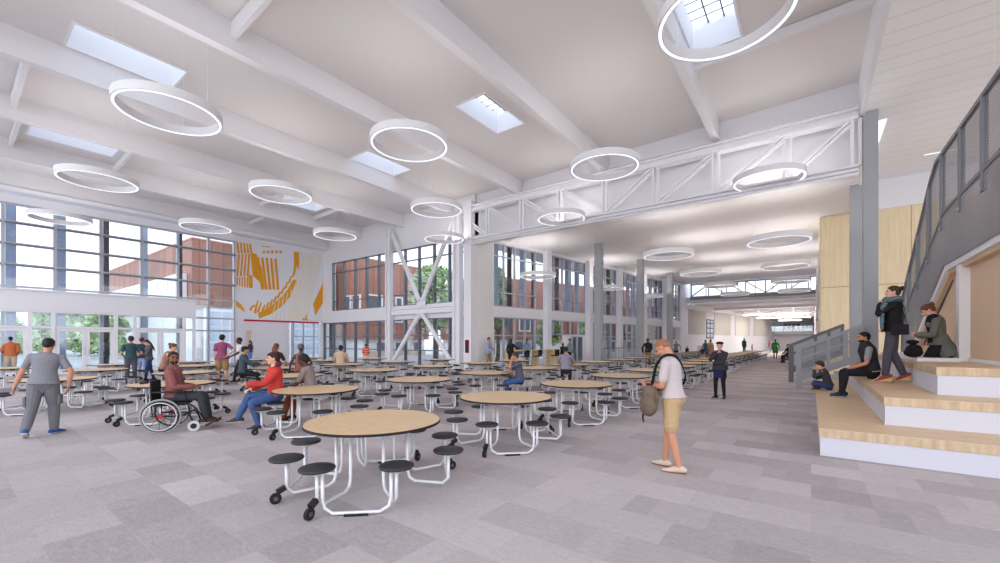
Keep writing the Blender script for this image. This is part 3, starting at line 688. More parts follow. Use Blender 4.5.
# lower stair with rails
def stair_rail(Y, xa, za, xb, zb, label, dark=False):
    r = empty('stair_railing', (xa, Y, 0)); tag(r, label, 'stair railing')
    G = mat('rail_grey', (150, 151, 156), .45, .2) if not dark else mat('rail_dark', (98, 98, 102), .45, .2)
    L = xb - xa
    def zz(x): return za + (zb - za) * x / L
    bm = BM(); obox(bm, (0, 0, zz(0)), (L, 0, zz(L)), .08, .11); obj('top_rail', bm, G, r)
    bm = BM(); obox(bm, (.1, 0, zz(.1) - .36), (L, 0, zz(L) - .36), .06, .08); obj('handrail', bm, G, r)
    bm = BM(); obox(bm, (.1, 0, zz(.1) - 1.0), (L, 0, zz(L) - 1.0), .06, .22); obj('stringer', bm, G, r)
    for x in (.08, L * .5, L * .74, L - .05):
        bm = BM(); box(bm, x - .08 if x < .2 else x - .05, x + .08 if x < .2 else x + .05, -.05, .05, 0 if x < .2 else zz(x) - 1.0, zz(x)); obj('post', bm, G, r)
    bm = BM(); prism(bm, [(.12, zz(.12) - .95), (L, zz(L) - .95), (L, zz(L)), (.12, zz(.12))], 'y', -.006, .006); obj('perforated_infill', bm, PERF if dark else PERFS, r)
stair_rail(17.75, -.42, 1.33, 1.36, 2.15, 'grey metal stair railing with perforated infill rising behind the seated man')
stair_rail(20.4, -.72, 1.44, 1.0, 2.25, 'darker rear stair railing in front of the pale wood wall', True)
st_ = empty('lower_stair', (.0, 18.9, 0)); tag(st_, 'short flight of pale steps between the two grey stair railings', 'stair')
for k in range(4):
    bm = BM(); box(bm, .1 + k * .29, .1 + (k + 1) * .29 + .03, -1.0, 1.35 if k < 3 else 1.35, 0, .17 * (k + 1)); obj('step', bm, mat('step_pale', (196, 194, 194), .7), st_)

# ------------------------------------------------------------------ cafeteria stool tables
def make_table(detail=True):
    root = empty('cafeteria_table'); root['category'] = 'table'
    n = 56 if detail else 40
    R = .745
    for s in (1, -1):
        bm = BM(); pts = [(R * math.cos(PI * k / (n // 2)), s * (R * math.sin(PI * k / (n // 2)) + .0025)) for k in range(n // 2 + 1)]
        if s < 0: pts = pts[::-1]
        prism(bm, pts, 'z', .725, .742); t = obj('tabletop', bm, TOPWOOD, root)
        bm = BM(); pts = [((R + .007) * math.cos(PI * k / (n // 2)), s * ((R + .007) * math.sin(PI * k / (n // 2)) + .0025)) for k in range(n // 2 + 1)]
        if s < 0: pts = pts[::-1]
        prism(bm, pts, 'z', .713, .7395); obj('edge_band', bm, BLACK, t if detail else root)
    seats = [(sx * x, sy * y) for sx in (1, -1) for sy in (1, -1) for x, y in ((.29, .86), (.83, .36))]
    for x, y in seats:
        bm = BM(); lathe_pts = [(.0001, .425), (.10, .425), (.158, .434), (.168, .446), (.166, .458), (.152, .466), (.0001, .470)]
        lathe(bm, lathe_pts, 24 if detail else 14, (x, y, 0)); obj('seat', bm, SEATM, root, True)
        if detail:
            bm = BM(); box(bm, x - .09, x + .09, y - .07, y + .07, .408, .426); obj('seat_plate', bm, TUBE, root)
    r = .0175; ns = 8 if detail else 6
    def arc(p): return p
    for sx, sy in ((1, -1), (-1, 1), (1, 1), (-1, -1)):
        U = sx * sy < 0
        a = Vector((sx * .29, sy * .86, 0)); b = Vector((sx * .83, sy * .36, 0)); m = (a + b) / 2; d = (b - a).normalized(); out = Vector((m.x, m.y, 0)).normalized()
        bm = BM()
        if U:
            tube(bm, [a + d * .05 + Vector((0, 0, .41)), a + d * .05 + Vector((0, 0, .15)), a + d * .07 + Vector((0, 0, .07)), a + d * .15 + Vector((0, 0, .03)) + out * .03,
                      b - d * .15 + Vector((0, 0, .03)) + out * .03, b - d * .07 + Vector((0, 0, .07)), b - d * .05 + Vector((0, 0, .15)), b - d * .05 + Vector((0, 0, .41))], r, ns)
        else:
            tube(bm, [a + d * .05 + Vector((0, 0, .41)), a + d * .05 + Vector((0, 0, .14)), a + d * .10 + Vector((0, 0, .095)), b - d * .10 + Vector((0, 0, .095)), b - d * .05 + Vector((0, 0, .14)), b - d * .05 + Vector((0, 0, .41))], r, ns)
        for q in (a, b):
            o = q * .46
            tube(bm, [q + Vector((0, 0, .41)), q + Vector((0, 0, .15)), q * .93 + Vector((0, 0, .085)), o * 1.22 + Vector((0, 0, .085)), o * 1.06 + Vector((0, 0, .12)), o + Vector((0, 0, .2)), o + Vector((0, 0, .70))], r, ns)
        obj('leg_frame', bm, TUBE, root, True)
        if detail and U:
            bm = BM(); obox(bm, m - d * .11 + out * .03 + Vector((0, 0, .012)), m + d * .11 + out * .03 + Vector((0, 0, .012)), .05, .022); obj('rubber_pad', bm, RUBBER, root)
        q = a; o2 = Vector((q.x, q.y, 0)).normalized(); side = Vector((-o2.y, o2.x, 0))
        bm = BM(); obox(bm, q + o2 * .01 + Vector((0, 0, .155)), q + o2 * .09 + Vector((0, 0, .115)), .05, .05)
        c = obj('caster_bracket', bm, BLACK, root)
        bm = BM(); cyl(bm, q + o2 * .10 - side * .017 + Vector((0, 0, .055)), .055, .034, 18 if detail else 10, side); obj('caster_wheel', bm, RUBBER, c if detail else root, False)
        if detail:
            bm = BM(); cyl(bm, q + o2 * .10 - side * .022 + Vector((0, 0, .055)), .022, .044, 10, side); obj('wheel_hub', bm, DARKMET, c)
    bm = BM()
    for sy in (1, -1): obox(bm, (-.40, sy * .165, .62), (.40, sy * .165, .62), .025, .035)
    for sx in (1, -1): obox(bm, (sx * .25, -.40, .665), (sx * .25, .40, .665), .03, .04)
    obox(bm, (-.13, -.39, .60), (.13, .39, .60), .025, .025)
    obj('under_frame', bm, TUBE, root)
    if detail:
        bm = BM(); box(bm, .5, .62, -.05, .05, .68, .702); box(bm, -.62, -.5, -.05, .05, .68, .702); obj('fold_latch', bm, BLACK, root)
    return root
colsX = [-4.02, -7.5, -11.03, -14.55, -18.15, -21.6]
layout = []
for ci, (X, y0, n) in enumerate(((-4.04, 3.0, 17), (-7.5, 4.27, 16), (-11.03, 3.0, 6), (-14.55, 1.68, 6), (-18.15, 3.0, 5), (-21.6, 1.45, 5))):
    for k in range(n): layout.append((ci, k, X, y0 + 2.585 * k))
rown = ['aisle row', 'second row from the aisle', 'third row from the aisle', 'fourth row from the aisle', 'fifth row from the aisle', 'last row by the entry']
for k in range(6): layout.append((6, k, -.45 + .0 * k, 32.2 + 2.6 * k))
rown.append('short row right of the aisle')
protoA = make_table(True); protoB = make_table(False); usedA = usedB = False
for ci, k, X, Y in layout:
    far = (-SA * X + CA * Y) > 21
    if far: t = protoB if not usedB else copy_tree(protoB); usedB = True
    else: t = protoA if not usedA else copy_tree(protoA); usedA = True
    t.location = (X, Y, 0)
    tag(t, 'round wood topped table with black stools, %s in the %s' % (ORD[k], rown[ci]), group='round stool tables')
# bar counter with stools at the corridor window
ct = empty('bar_counter'); ct.matrix_world = MW @ Matrix.Translation((1.0, 3.9, 0)); tag(ct, 'long pale wood bar counter against the corridor window', 'counter')
PW = wood_mat('counter_wood', (232, 204, 150), (220, 188, 132), (6, 1.2, 6))
bm = BM(); box(bm, -.28, .28, -2.4, 2.3, 1.03, 1.08, .006); obj('counter_top', bm, PW, ct)
for y in (-2.35, 0.1, 1.55, 2.25):
    bm = BM(); box(bm, -.26, .26, y - .05, y + .05 + (.5 if y == 1.55 else 0), 0, 1.03); obj('end_panel', bm, PW, ct)
def bar_stool(lx, ly, rz, label):
    c = empty('bar_chair'); c.matrix_world = MW @ Matrix.Translation((lx, ly, 0)) @ Matrix.Rotation(rz, 4, 'Z'); tag(c, label, 'bar chair', 'bar chairs at the counter')
    bm = BM(); box(bm, -.2, .2, -.19, .19, .68, .74, .02); obj('seat', bm, BLACK, c)
    bm = BM(); box(bm, .16, .2, -.19, .19, .74, 1.1, .015); obj('backrest', bm, BLACK, c)
    for sx in (-1, 1):
        for sy in (-1, 1):
            bm = BM(); tube(bm, [(sx * .15, sy * .14, .68), (sx * .2, sy * .19, 0)], .014, 6); obj('leg', bm, TUBE, c)
    bm = BM(); tube(bm, [(-.18, -.17, .25), (.18, -.17, .25), (.18, .17, .25), (-.18, .17, .25), (-.18, -.17, .25)], .01, 6); obj('footrest', bm, TUBE, c)
bar_stool(1.55, 2.4, 0, 'black bar chair nearest the corner pier at the bar counter')
bar_stool(1.55, 3.55, .1, 'second black bar chair from the corner pier, behind the long haired woman')
bar_stool(1.6, 5.2, -.1, 'third black bar chair at the counter, beside the ponytail woman')
bar_stool(1.6, 6.0, 0, 'last black bar chair of the counter, beside the white column')
# balustrades in front of the window wall
def balustrade(x0, y0, x1, y1, label, n):
    L = math.hypot(x1 - x0, y1 - y0); r = empty('balustrade', (x0, y0, 0), math.atan2(y1 - y0, x1 - x0)); tag(r, label, 'railing')
    bm = BM(); box(bm, 0, L, -.03, .03, 1.06, 1.12); obj('top_rail', bm, MULLD, r)
    bm = BM(); box(bm, 0, L, -.02, .02, .06, .1); obj('bottom_rail', bm, MULL, r)
    for k in range(n + 1):
        bm = BM(); x = L * k / n; w_ = .035 if k % 6 == 0 else .022
        box(bm, x - w_, x + w_, -.02, .02, 0 if k % 6 == 0 else .08, 1.07); obj('baluster', bm, MULL, r)
balustrade(-12.2, 27.6, -11.2, 36.5, 'pale grey balustrade with vertical bars in front of the window wall', 36)
balustrade(-9.2, 46.0, -8.6, 51.0, 'distant pale balustrade near the far hall entrance', 18)
# ------------------------------------------------------------------ outside: copper clad wings, trees
EXTW = mat('exterior_white', (230, 230, 228), .7, noise=.02); DGLASS = mat('dark_window', (92, 98, 104), .15, noise=.2, nscale=1.5, spec=.6)
PGLASS = mat('pale_window', (196, 212, 226), .1, noise=.1, nscale=1.0, spec=.6)
def wing(name, label, x0, x1, y0, y1, zc0, zc1):
    r = empty(name, ((x0 + x1) / 2, (y0 + y1) / 2, 0)); tag(r, label, 'building'); ox, oy = r.location.x, r.location.y
    bm = BM(); box(bm, x0 - ox, x1 - ox, y0 - oy, y1 - oy, zc0, zc1); obj('copper_storey', bm, COPPER, r)
    bm = BM(); box(bm, x0 - ox - .06, x1 - ox + .06, y0 - oy - .06, y1 - oy + .06, zc1, zc1 + .12); obj('roof_edge', bm, mat('roof_edge', (206, 160, 140), .5), r)
    bm = BM(); box(bm, x0 - ox + .3, x1 - ox - .4, y0 - oy + .4, y1 - oy - .4, -.08, zc0); obj('ground_storey', bm, EXTW, r)
    return r
A1 = wing('copper_building', 'copper clad building with a white glazed lower storey outside the entry glazing', -69, -40, 12.2, 24.8, 4.6, 9.9)
ox, oy = A1.location.x, A1.location.y
def part_box(r, name, m, x0, x1, y0, y1, z0, z1):
    bm = BM(); box(bm, x0 - r.location.x, x1 - r.location.x, y0 - r.location.y, y1 - r.location.y, z0, z1); return obj(name, bm, m, r)
# white glazed lower band on its south face
for k in range(9):
    x = -41.0 - 3.0 * k
    f = part_box(A1, 'white_window_frame', WHITE, x - 3.0, x, 11.7, 12.15, 4.7, 7.15)
    bm = BM()
    for i in range(3): box(bm, x - 2.9 + i * .97 - ox, x - 2.0 + i * .97 - ox, 11.66 - oy, 11.7 - oy, 4.85, 6.95)
    obj('pane', bm, PGLASS, f)
for k in range(3):
    y = 13.0 + 3.6 * k
    f = part_box(A1, 'window_frame', WHITE, -40.0, -39.6, y, y + 3.4, -.08, 4.3)
    bm = BM()
    for i in range(3):
        for z in (.3, 1.6, 2.9): box(bm, -39.6 - ox, -39.56 - ox, y + .15 + i * 1.08 - oy, y + 1.1 + i * 1.08 - oy, z, z + 1.15)
    obj('pane', bm, PGLASS, f)
A2 = wing('copper_building', 'copper clad wing with white ground storey outside the back wall windows', -60, -36.2, 25.4, 34.6, 1.75, 9.95)
for y, w_ in ((26.0, 1.9), (29.6, 1.0), (32.6, 1.3)):
    f = part_box(A2, 'window_frame', WHITE, -36.2, -36.08, y, y + w_, 3.6, 6.4)
    part_box(A2, 'window_pane', DGLASS, -36.08, -36.05, y + .12, y + w_ - .25, 3.75, 6.25)
for x in (-39.2, -37.6):
    part_box(A2, 'window_frame', WHITE, x, x + 1.3, 25.28, 25.4, 4.0, 6.3); part_box(A2, 'window_pane', DGLASS, x + .12, x + 1.1, 25.24, 25.28, 4.1, 6.2)
for y in (27.5, 30.0, 32.6): part_box(A2, 'ground_window', DGLASS, -36.62, -36.56, y, y + 1.1, 0.1, 1.4)
part_box(A2, 'tan_plinth', mat('tan_plinth', (204, 184, 160), .8), -36.6, -36.35, 25.8, 34.2, -.08, .55)
# rotated wing beyond the corridor wall
P1, P2 = at_d(490, 42.0), at_d(592, 50.0)
ang = math.atan2(P2[1] - P1[1], P2[0] - P1[0]); LW = math.hypot(P2[0] - P1[0], P2[1] - P1[1])
A3 = empty('copper_building', (P1[0], P1[1], 0), ang); tag(A3, 'copper clad wing with white lower storey seen through the corridor windows', 'building')
bm = BM(); box(bm, -1.2, LW + 22, 0, 9, 1.75, 8.0); obj('copper_storey', bm, COPPER, A3)
bm = BM(); box(bm, -1.26, LW + 22.06, -.06, 9, 8.0, 8.12); obj('roof_edge', bm, mat('roof_edge'), A3)
bm = BM(); box(bm, -.9, LW + 21.6, .3, 9, -.08, 1.75); obj('ground_storey', bm, EXTW, A3)
for k in range(7):
    f = BM(); x = -.6 + k * 4.2; box(f, x, x + 1.5, -.06, .0, 2.6, 4.3); fo = obj('window_frame', f, WHITE, A3)
    f = BM(); box(f, x + .12, x + 1.38, -.09, -.06, 2.75, 4.15); obj('pane', f, DGLASS, fo)
for k in range(8):
    f = BM(); x = -.5 + k * 3.6; box(f, x, x + 1.2, .24, .3, .2, 1.5); obj('ground_window', f, DGLASS, A3)
LEAF = [mat('leaf_%s' % n, c, .7, noise=.25, nscale=3) for n, c in (('mid', (150, 178, 112)), ('light', (192, 212, 154)), ('deep', (112, 146, 86)))]
BARK = mat('bark', (112, 92, 76), .9, noise=.3, nscale=8)
def make_tree(label, X, Y, h, r, base, n, seed, leafm=0, lsz=.34):
    rnd = random.Random(seed)
    t = empty('tree', (X, Y, -.08)); tag(t, label, 'tree', 'trees outside the windows')
    bm = BM(); tube(bm, [(0, 0, 0), (.08, .05, base * .6), (0, 0, base + (h - base) * .45)], [.2, .15, .06], 8, 3)
    for k in range(5):
        a = 2 * PI * k / 5 + rnd.random(); tube(bm, [(0, 0, base * .9 + .2 * k), (r * .45 * math.cos(a), r * .45 * math.sin(a), base + (h - base) * .4 + .15 * k)], [.07, .025], 6)
    obj('trunk', bm, BARK, t, True)
    bm = BM(); cl = []
    for k in range(16):
        a = rnd.uniform(0, 2 * PI); rr = r * .62 * math.sqrt(rnd.random()); z = base + (h - base) * rnd.uniform(.12, .9)
        f = 1 - abs((z - base) / (h - base) - .45) * .9
        cl.append((rr * math.cos(a) * f, rr * math.sin(a) * f, z, r * rnd.uniform(.3, .48)))
    for k in range(n):
        c = cl[rnd.randrange(len(cl))]; v = Vector((rnd.gauss(0, 1), rnd.gauss(0, 1), rnd.gauss(0, 1))).normalized() * c[3] * rnd.uniform(.55, 1.05)
        p = Vector(c[:3]) + Vector((v.x, v.y, v.z * .8)); s = lsz * rnd.uniform(.6, 1.2)
        a = Vector((rnd.gauss(0, 1), rnd.gauss(0, 1), rnd.gauss(0, .6))).normalized(); b = a.orthogonal().normalized(); b = Matrix.Rotation(rnd.uniform(0, 6.28), 3, a) @ b
        f = bm.faces.new([bm.verts.new(p + a * s), bm.verts.new(p + b * s * .42), bm.verts.new(p - a * s), bm.verts.new(p - b * s * .42)])
        f.material_index = (leafm, 1, 2, leafm)[rnd.randrange(4)]
    me = bpy.data.meshes.new('crown'); bm.to_mesh(me); bm.free()
    for m_ in LEAF: me.materials.append(m_)
    o = bpy.data.objects.new('crown', me); COL.objects.link(o); o.parent = t
def tree_at(px, d, *a, **k):
    X, Y = at_d(px, d); make_tree(a[0], X, Y, *a[1:], **k)
tree_at(436, 36, 'tall light green tree behind the cross brace at the back wall windows', 9.6, 2.6, 2.4, 2600, 1, leafm=1)
tree_at(497, 33, 'leafy tree seen at the first corridor window bay', 7.6, 1.5, 1.8, 1500, 2, lsz=.28)
tree_at(546, 36, 'small tree outside the corridor behind the first white column', 4.2, 1.5, 1.0, 1200, 3, lsz=.26)
tree_at(4, 52, 'tree outside the left end entry doors', 4.4, 3.0, .2, 2000, 4)
tree_at(45, 50, 'tree outside between the entry door pairs', 6.6, 3.0, .1, 2800, 5, leafm=1)
tree_at(82, 47, 'broad green tree outside the middle entry doors', 6.0, 3.0, .1, 3000, 6)
tree_at(106, 40, 'green tree outside the right hand entry doors', 5.0, 2.3, .1, 2200, 7, leafm=1)
tree_at(590, 43, 'tree beyond the balustrade outside the corridor', 3.6, 1.5, .8, 900, 8)
tree_at(646, 50, 'distant tree outside the far corridor windows', 3.8, 1.6, .8, 900, 9, leafm=1)
# ------------------------------------------------------------------ people
SKINS = {k: mat('skin_' + k, c, .5, noise=.04, nscale=12, spec=.35) for k, c in (('light', (222, 172, 146)), ('tan', (196, 138, 108)), ('brown', (136, 88, 64)), ('dark', (88, 58, 46)))}
HAIRS = {k: mat('hair_' + k, c, .6, noise=.3, nscale=60) for k, c in (('black', (26, 22, 22)), ('brown', (64, 42, 30)), ('auburn', (110, 62, 38)), ('blond', (186, 140, 84)), ('ginger', (150, 100, 68)), ('purple', (62, 40, 52)))}
EYEM = mat('eye_dark', (36, 26, 22), .2); LIPM = mat('lip', (166, 92, 84), .5); SOLE = mat('shoe_sole', (196, 190, 182), .7)
def cloth(name, rgb=(120, 120, 120), noise=.08, ns=18): return mat('cloth_' + name, rgb, .85, noise=noise, nscale=ns, bump=.25, bscale=26, spec=.15)
V = Vector
def ik(a, t, l1, l2, pole):
    a, t = V(a), V(t); d = t - a; L = d.length; mx = (l1 + l2) * .999
    if L > mx: d = d * (mx / L); L = mx; t = a + d
    L = max(L, abs(l1 - l2) + .02)
    x = (l1 * l1 - l2 * l2 + L * L) / (2 * L); h = math.sqrt(max(0, l1 * l1 - x * x)); u = d.normalized(); p = V(pole); p = p - u * p.dot(u)
    if p.length < 1e-4: p = u.orthogonal()
    return a + u * x + p.normalized() * h, t
def remeshed(name, bm, m, parent, vox, smooth=2):
    o = obj(name, bm, m, parent, True)
    r = o.modifiers.new('skin_remesh', 'REMESH'); r.mode = 'VOXEL'; r.voxel_size = vox; r.use_smooth_shade = True
    s = o.modifiers.new('soften', 'SMOOTH'); s.factor = .5; s.iterations = smooth
    return o
STAND = dict(pelvis=(0, 0, .925), lean=2, hl=(-.24, .04, .80), hr=(.24, .04, .80), fl=(-.10, 0, .085), fr=(.10, 0, .085))
def person(label, loc, face_rz, pose=None, scale=1.0, skin='light', hair='short', hairc='brown', top=('tee', None), bottom=('trousers', None), shoes=None, female=False, vox=.008, face=True, extra=None, group=None, child=False):
    P = dict(STAND); P.update(pose or {})
    S = scale; X3 = lambda v: V(v) * S
    lean, side, tw = math.radians(P['lean']), math.radians(P.get('side', 0)), math.radians(P.get('twist', 0))
    pel = V(P['pelvis']); hy = math.radians(P.get('hipyaw', 0))
    up0 = V((math.sin(side) * .6, math.sin(lean * .55), 1)).normalized(); up1 = V((math.sin(side), math.sin(lean), math.cos(lean))).normalized()
    waist = pel + up0 * .17; chest = waist + (up0 + up1).normalized() * .18; sh = chest + up1 * .14; nb = sh + up1 * .055
    Rx = V((math.cos(tw), math.sin(tw), 0)); Rx = (Rx - up1 * Rx.dot(up1)).normalized(); Fy = up1.cross(Rx).normalized()
    Hx = V((math.cos(hy), math.sin(hy), 0)); Hf = V((-math.sin(hy), math.cos(hy), 0))
    nod, turn, tilt = math.radians(P.get('nod', 0)), math.radians(P.get('turn', 0)), math.radians(P.get('tilt', 0))
    R0 = Matrix.Rotation(math.atan2(Rx.y, Rx.x) * .5 + turn, 3, 'Z') @ Matrix.Rotation(-nod, 3, 'X') @ Matrix.Rotation(tilt, 3, 'Y')
    nv = (up1 * .8 + (R0 @ V((0, .12, 1))).normalized() * .9).normalized()
    hc = nb + nv * .088 + R0 @ V((0, .018, .055))
    MH = Matrix.Translation(hc) @ R0.to_4x4()
    if child: MH = MH @ Matrix.Scale(1.16, 4)
    sw = (.168 if female else .188) - .02 * child
    sL, sR = sh - Rx * sw - up1 * .034, sh + Rx * sw - up1 * .034
    hipL, hipR = pel - Hx * .09, pel + Hx * .09
    eL, hL = ik(sL, P['hl'], .285, .255, P.get('pl', (-.5, -1, -.2))); eR, hR = ik(sR, P['hr'], .285, .255, P.get('pr', (.5, -1, -.2)))
    kL, aL = ik(hipL, P['fl'], .43, .415, P.get('kl', tuple(Hf + V((-.1, 0, 0))))); kR, aR = ik(hipR, P['fr'], .43, .415, P.get('kr', tuple(Hf + V((.1, 0, 0)))))
    tl, trr = [V((math.sin(math.radians(-P.get(k, d))), math.cos(math.radians(P.get(k, d))), P.get(k + 'p', 0))).normalized() for k, d in (('tol', 10), ('tor', -10))]
    gb = .93 if female else 1.0; hb = 1.06 if female else 1.0; bl = P.get('bulk', 1.0)
    spine = [pel - up0 * .10, pel - up0 * .04, pel + up0 * .04, waist - up0 * .03, waist + up0 * .06, chest, chest + up1 * .08, sh, sh + up1 * .035, nb]
    srad = [(.09, .075), (.15 * hb, .108), (.165 * hb, .118), (.148 * gb, .105), (.136 * gb, .098), (.152 * gb, .108), (.17 * gb, .112), (.165 * gb, .098), (.11, .08), (.062, .062)]
    srad = [(a * bl, b * bl) for a, b in srad[:-1]] + [srad[-1]]
    def torso(bm, inf, i0=0, i1=10, extra_low=None, caps=True):
        pts = spine[i0:i1]; rr = [(a + inf, b + inf) for a, b in srad[i0:i1]]
        if extra_low: pts = [pts[0] - up0 * extra_low[0]] + pts; bg = P.get('baggy', .01); rr[0] = (rr[0][0] + bg * .6, rr[0][1] + bg * .6); rr = [(rr[0][0] * extra_low[1] + bg * .3, rr[0][1] * extra_low[1] * 1.14 + bg * .3)] + rr
        tube(bm, [X3(p) for p in pts], [(a * S, b * S) for a, b in rr], 20, 2, side=Rx, round_caps=caps)
    def limb(bm, pts, rr, inf=0, sub=3, n=12): tube(bm, [X3(p) for p in pts], [(r + inf) * S for r in rr], n, sub, round_caps=True)
    def mix(a, b, t): return a * (1 - t) + b * t
    ab = (.86 if female else 1.0) * bl
    AR = [.050 * ab, .048 * ab, .044 * ab, .037 * ab, .038 * ab, .033 * ab, .026]
    def armpts(s, e, h): return [s, mix(s, e, .3), mix(s, e, .7), e, mix(e, h, .3), mix(e, h, .7), h]
    LR = [.088 * bl, .082 * bl, .066 * bl, .052 * bl, .054, .047, .036]
    def legpts(h, k, a): return [h, mix(h, k, .3), mix(h, k, .75), k, mix(k, a, .3) + (V((0, 0, 0))), mix(k, a, .6), a]
    bm = BM(); torso(bm, 0)
    if female:
        for s in (-1, 1): ell(bm, (0, 0, 0), (.052 * S, .05 * S, .05 * S), Matrix.Translation(X3(chest + up1 * .05 + Rx * (s * .072) + Fy * .075)))
    for s in (-1, 1): ell(bm, (0, 0, 0), (.082 * S, .075 * S, .09 * S), Matrix.Translation(X3(pel + Hx * (s * .072) - Hf * .04 - up0 * .015)))
    for s, e, h in ((sL, eL, hL), (sR, eR, hR)): limb(bm, [nb - up1 * .045 + (s - nb) * .2, nb - up1 * .055 + (s - nb) * .6, s + up1 * .002], [.046, .048, .050 * ab]); limb(bm, armpts(s, e, h), AR)
    for h, k, a in ((hipL, kL, aL), (hipR, kR, aR)): limb(bm, legpts(h, k, a), LR)
    for a, t in ((aL, tl), (aR, trr)): limb(bm, [a, a - V((0, 0, .045)) - t * .035, a - V((0, 0, .05)) + t * .09, a - V((0, 0, .058)) + t * .17], [.036, .034, .032, .02])
    limb(bm, [nb - up1 * .03, nb + nv * .05, hc - R0 @ V((0, .02, .03))], [.062, .054 * gb, .056 * gb])
    # head
    MHS = Matrix.Translation(hc * S) @ R0.to_4x4() @ Matrix.Scale(S * (1.16 if child else 1), 4)
    ell(bm, (0, -.012, .035), (.075, .094, .083), MHS); ell(bm, (0, .028, -.035), (.060, .062, .078), MHS); ell(bm, (0, .062, -.088), (.026, .024, .02), MHS)
    ell(bm, (0, .075, .028), (.05, .016, .012), MHS)
    for s in (-1, 1): ell(bm, (s * .076, -.008, -.004), (.011, .022, .032), MHS); ell(bm, (s * .036, .066, -.022), (.022, .018, .018), MHS)
    tube(bm, [MHS @ V((0, .083, .018)), MHS @ V((0, .1, -.004)), MHS @ V((0, .106, -.022)), MHS @ V((0, .088, -.03))], [.009 * S, .012 * S, .017 * S, .012 * S], 8, round_caps=True)
    # hands
    for sgn, e, h, key in ((-1, eL, hL, 'l'), (1, eR, hR, 'r')):
        d = (h - e).normalized(); d = V(P.get('hd' + key, d)).normalized()
        pn = V(P.get('palm' + key, (-sgn, .2, 0))); pn = (pn - d * pn.dot(d)).normalized(); lat = d.cross(pn) * (1 if sgn > 0 else -1)
        curl = P.get('curl' + key, .35); hs = .92 if female else 1.0
        tube(bm, [X3(h - d * .01), X3(h + d * .04 * hs), X3(h + d * .085 * hs)], [(.026 * S, .018 * S), (.038 * hs * S, .016 * S), (.038 * hs * S, .013 * S)], 12, 2, side=lat, round_caps=True)
        for fi, (off, ln) in enumerate(((.030, .070), (.010, .078), (-.010, .073), (-.029, .058))):
            b0 = h + d * .085 * hs + lat * off * hs; fd = (d + lat * off * 3.0).normalized(); p = [b0]; ang = 0
            for q, sl in enumerate((.45, .32, .26)):
                ang += curl * (.8, 1.1, .8)[q]; p.append(p[-1] + (fd * math.cos(ang) + pn * math.sin(ang)) * ln * sl * hs)
            tube(bm, [X3(v) for v in p], [.0098 * S, .0092 * S, .0085 * S, .0070 * S], 8, round_caps=True)
        tb = h + d * .025 + lat * .03 * hs; td = (d * .65 + lat * .75 + pn * .35).normalized()
        tube(bm, [X3(tb), X3(tb + td * .038 * hs), X3(tb + (td + d * .4).normalized() * .072 * hs)], [.013 * S, .011 * S, .0085 * S], 8, round_caps=True)
    root = remeshed('person', bm, SKINS[skin], None, vox * S)
    root.location = loc; root.rotation_euler = (0, 0, face_rz); tag(root, label, 'person', group)
    cv = vox * S * 1.15
    ck = {}
    ck.update(S=S, P=P, root=root, X3=X3, pel=pel, waist=waist, chest=chest, sh=sh, nb=nb, up0=up0, up1=up1, Rx=Rx, Fy=Fy, Hf=Hf, Hx=Hx, hL=hL, hR=hR, eL=eL, eR=eR, sL=sL, sR=sR, kL=kL, kR=kR, aL=aL, aR=aR, hipL=hipL, hipR=hipR, MHS=MHS, torso=torso, limb=limb, cv=cv, mix=mix, legpts=legpts, LR=LR, armpts=armpts, AR=AR)
    # face details
    if face:
        for s in (-1, 1):
            bm = BM(); ell(bm, (s * .031, .083, .012), (.012, .008, .0085), MHS, 10, 8); obj('eye', bm, EYEM, root, True)
            bm = BM(); tube(bm, [MHS @ V((s * .014, .092, .031)), MHS @ V((s * .034, .09, .036)), MHS @ V((s * .05, .08, .03))], [.0035 * S, .0045 * S, .003 * S], 6); obj('eyebrow', bm, HAIRS[hairc], root, True)
        bm = BM(); ell(bm, (0, .086, -.052), (.024, .012, .0085), MHS, 12, 8); obj('mouth', bm, LIPM, root, True)
    # hair
    if hair:
        hm = HAIRS[hairc]
        def hairshell(thick, low=.0, front=.055):
            bm = BM(); r = bmesh.ops.create_uvsphere(bm, u_segments=28, v_segments=20, radius=1)
            for v in r['verts']:
                d = v.co.normalized(); lim = (-.35 + .52 * d.y if d.y < 0 else -.35 + .52 * d.y + .5 * d.y * d.y) - low ; t = max(0, min(1, (d.z - lim) / .16 + .5))
                rr = .86 + (thick - .86) * t; j = 1 + .012 * math.sin(d.x * 23) * math.cos(d.z * 19 + d.y * 11)
                v.co = MHS @ V((d.x * .075 * rr * j, d.y * .094 * rr * j - .012, d.z * (.083 if d.z > 0 else (.104 if d.y > -.2 else .125)) * rr * j + .035))
            return obj('hair', bm, hm, root, True)
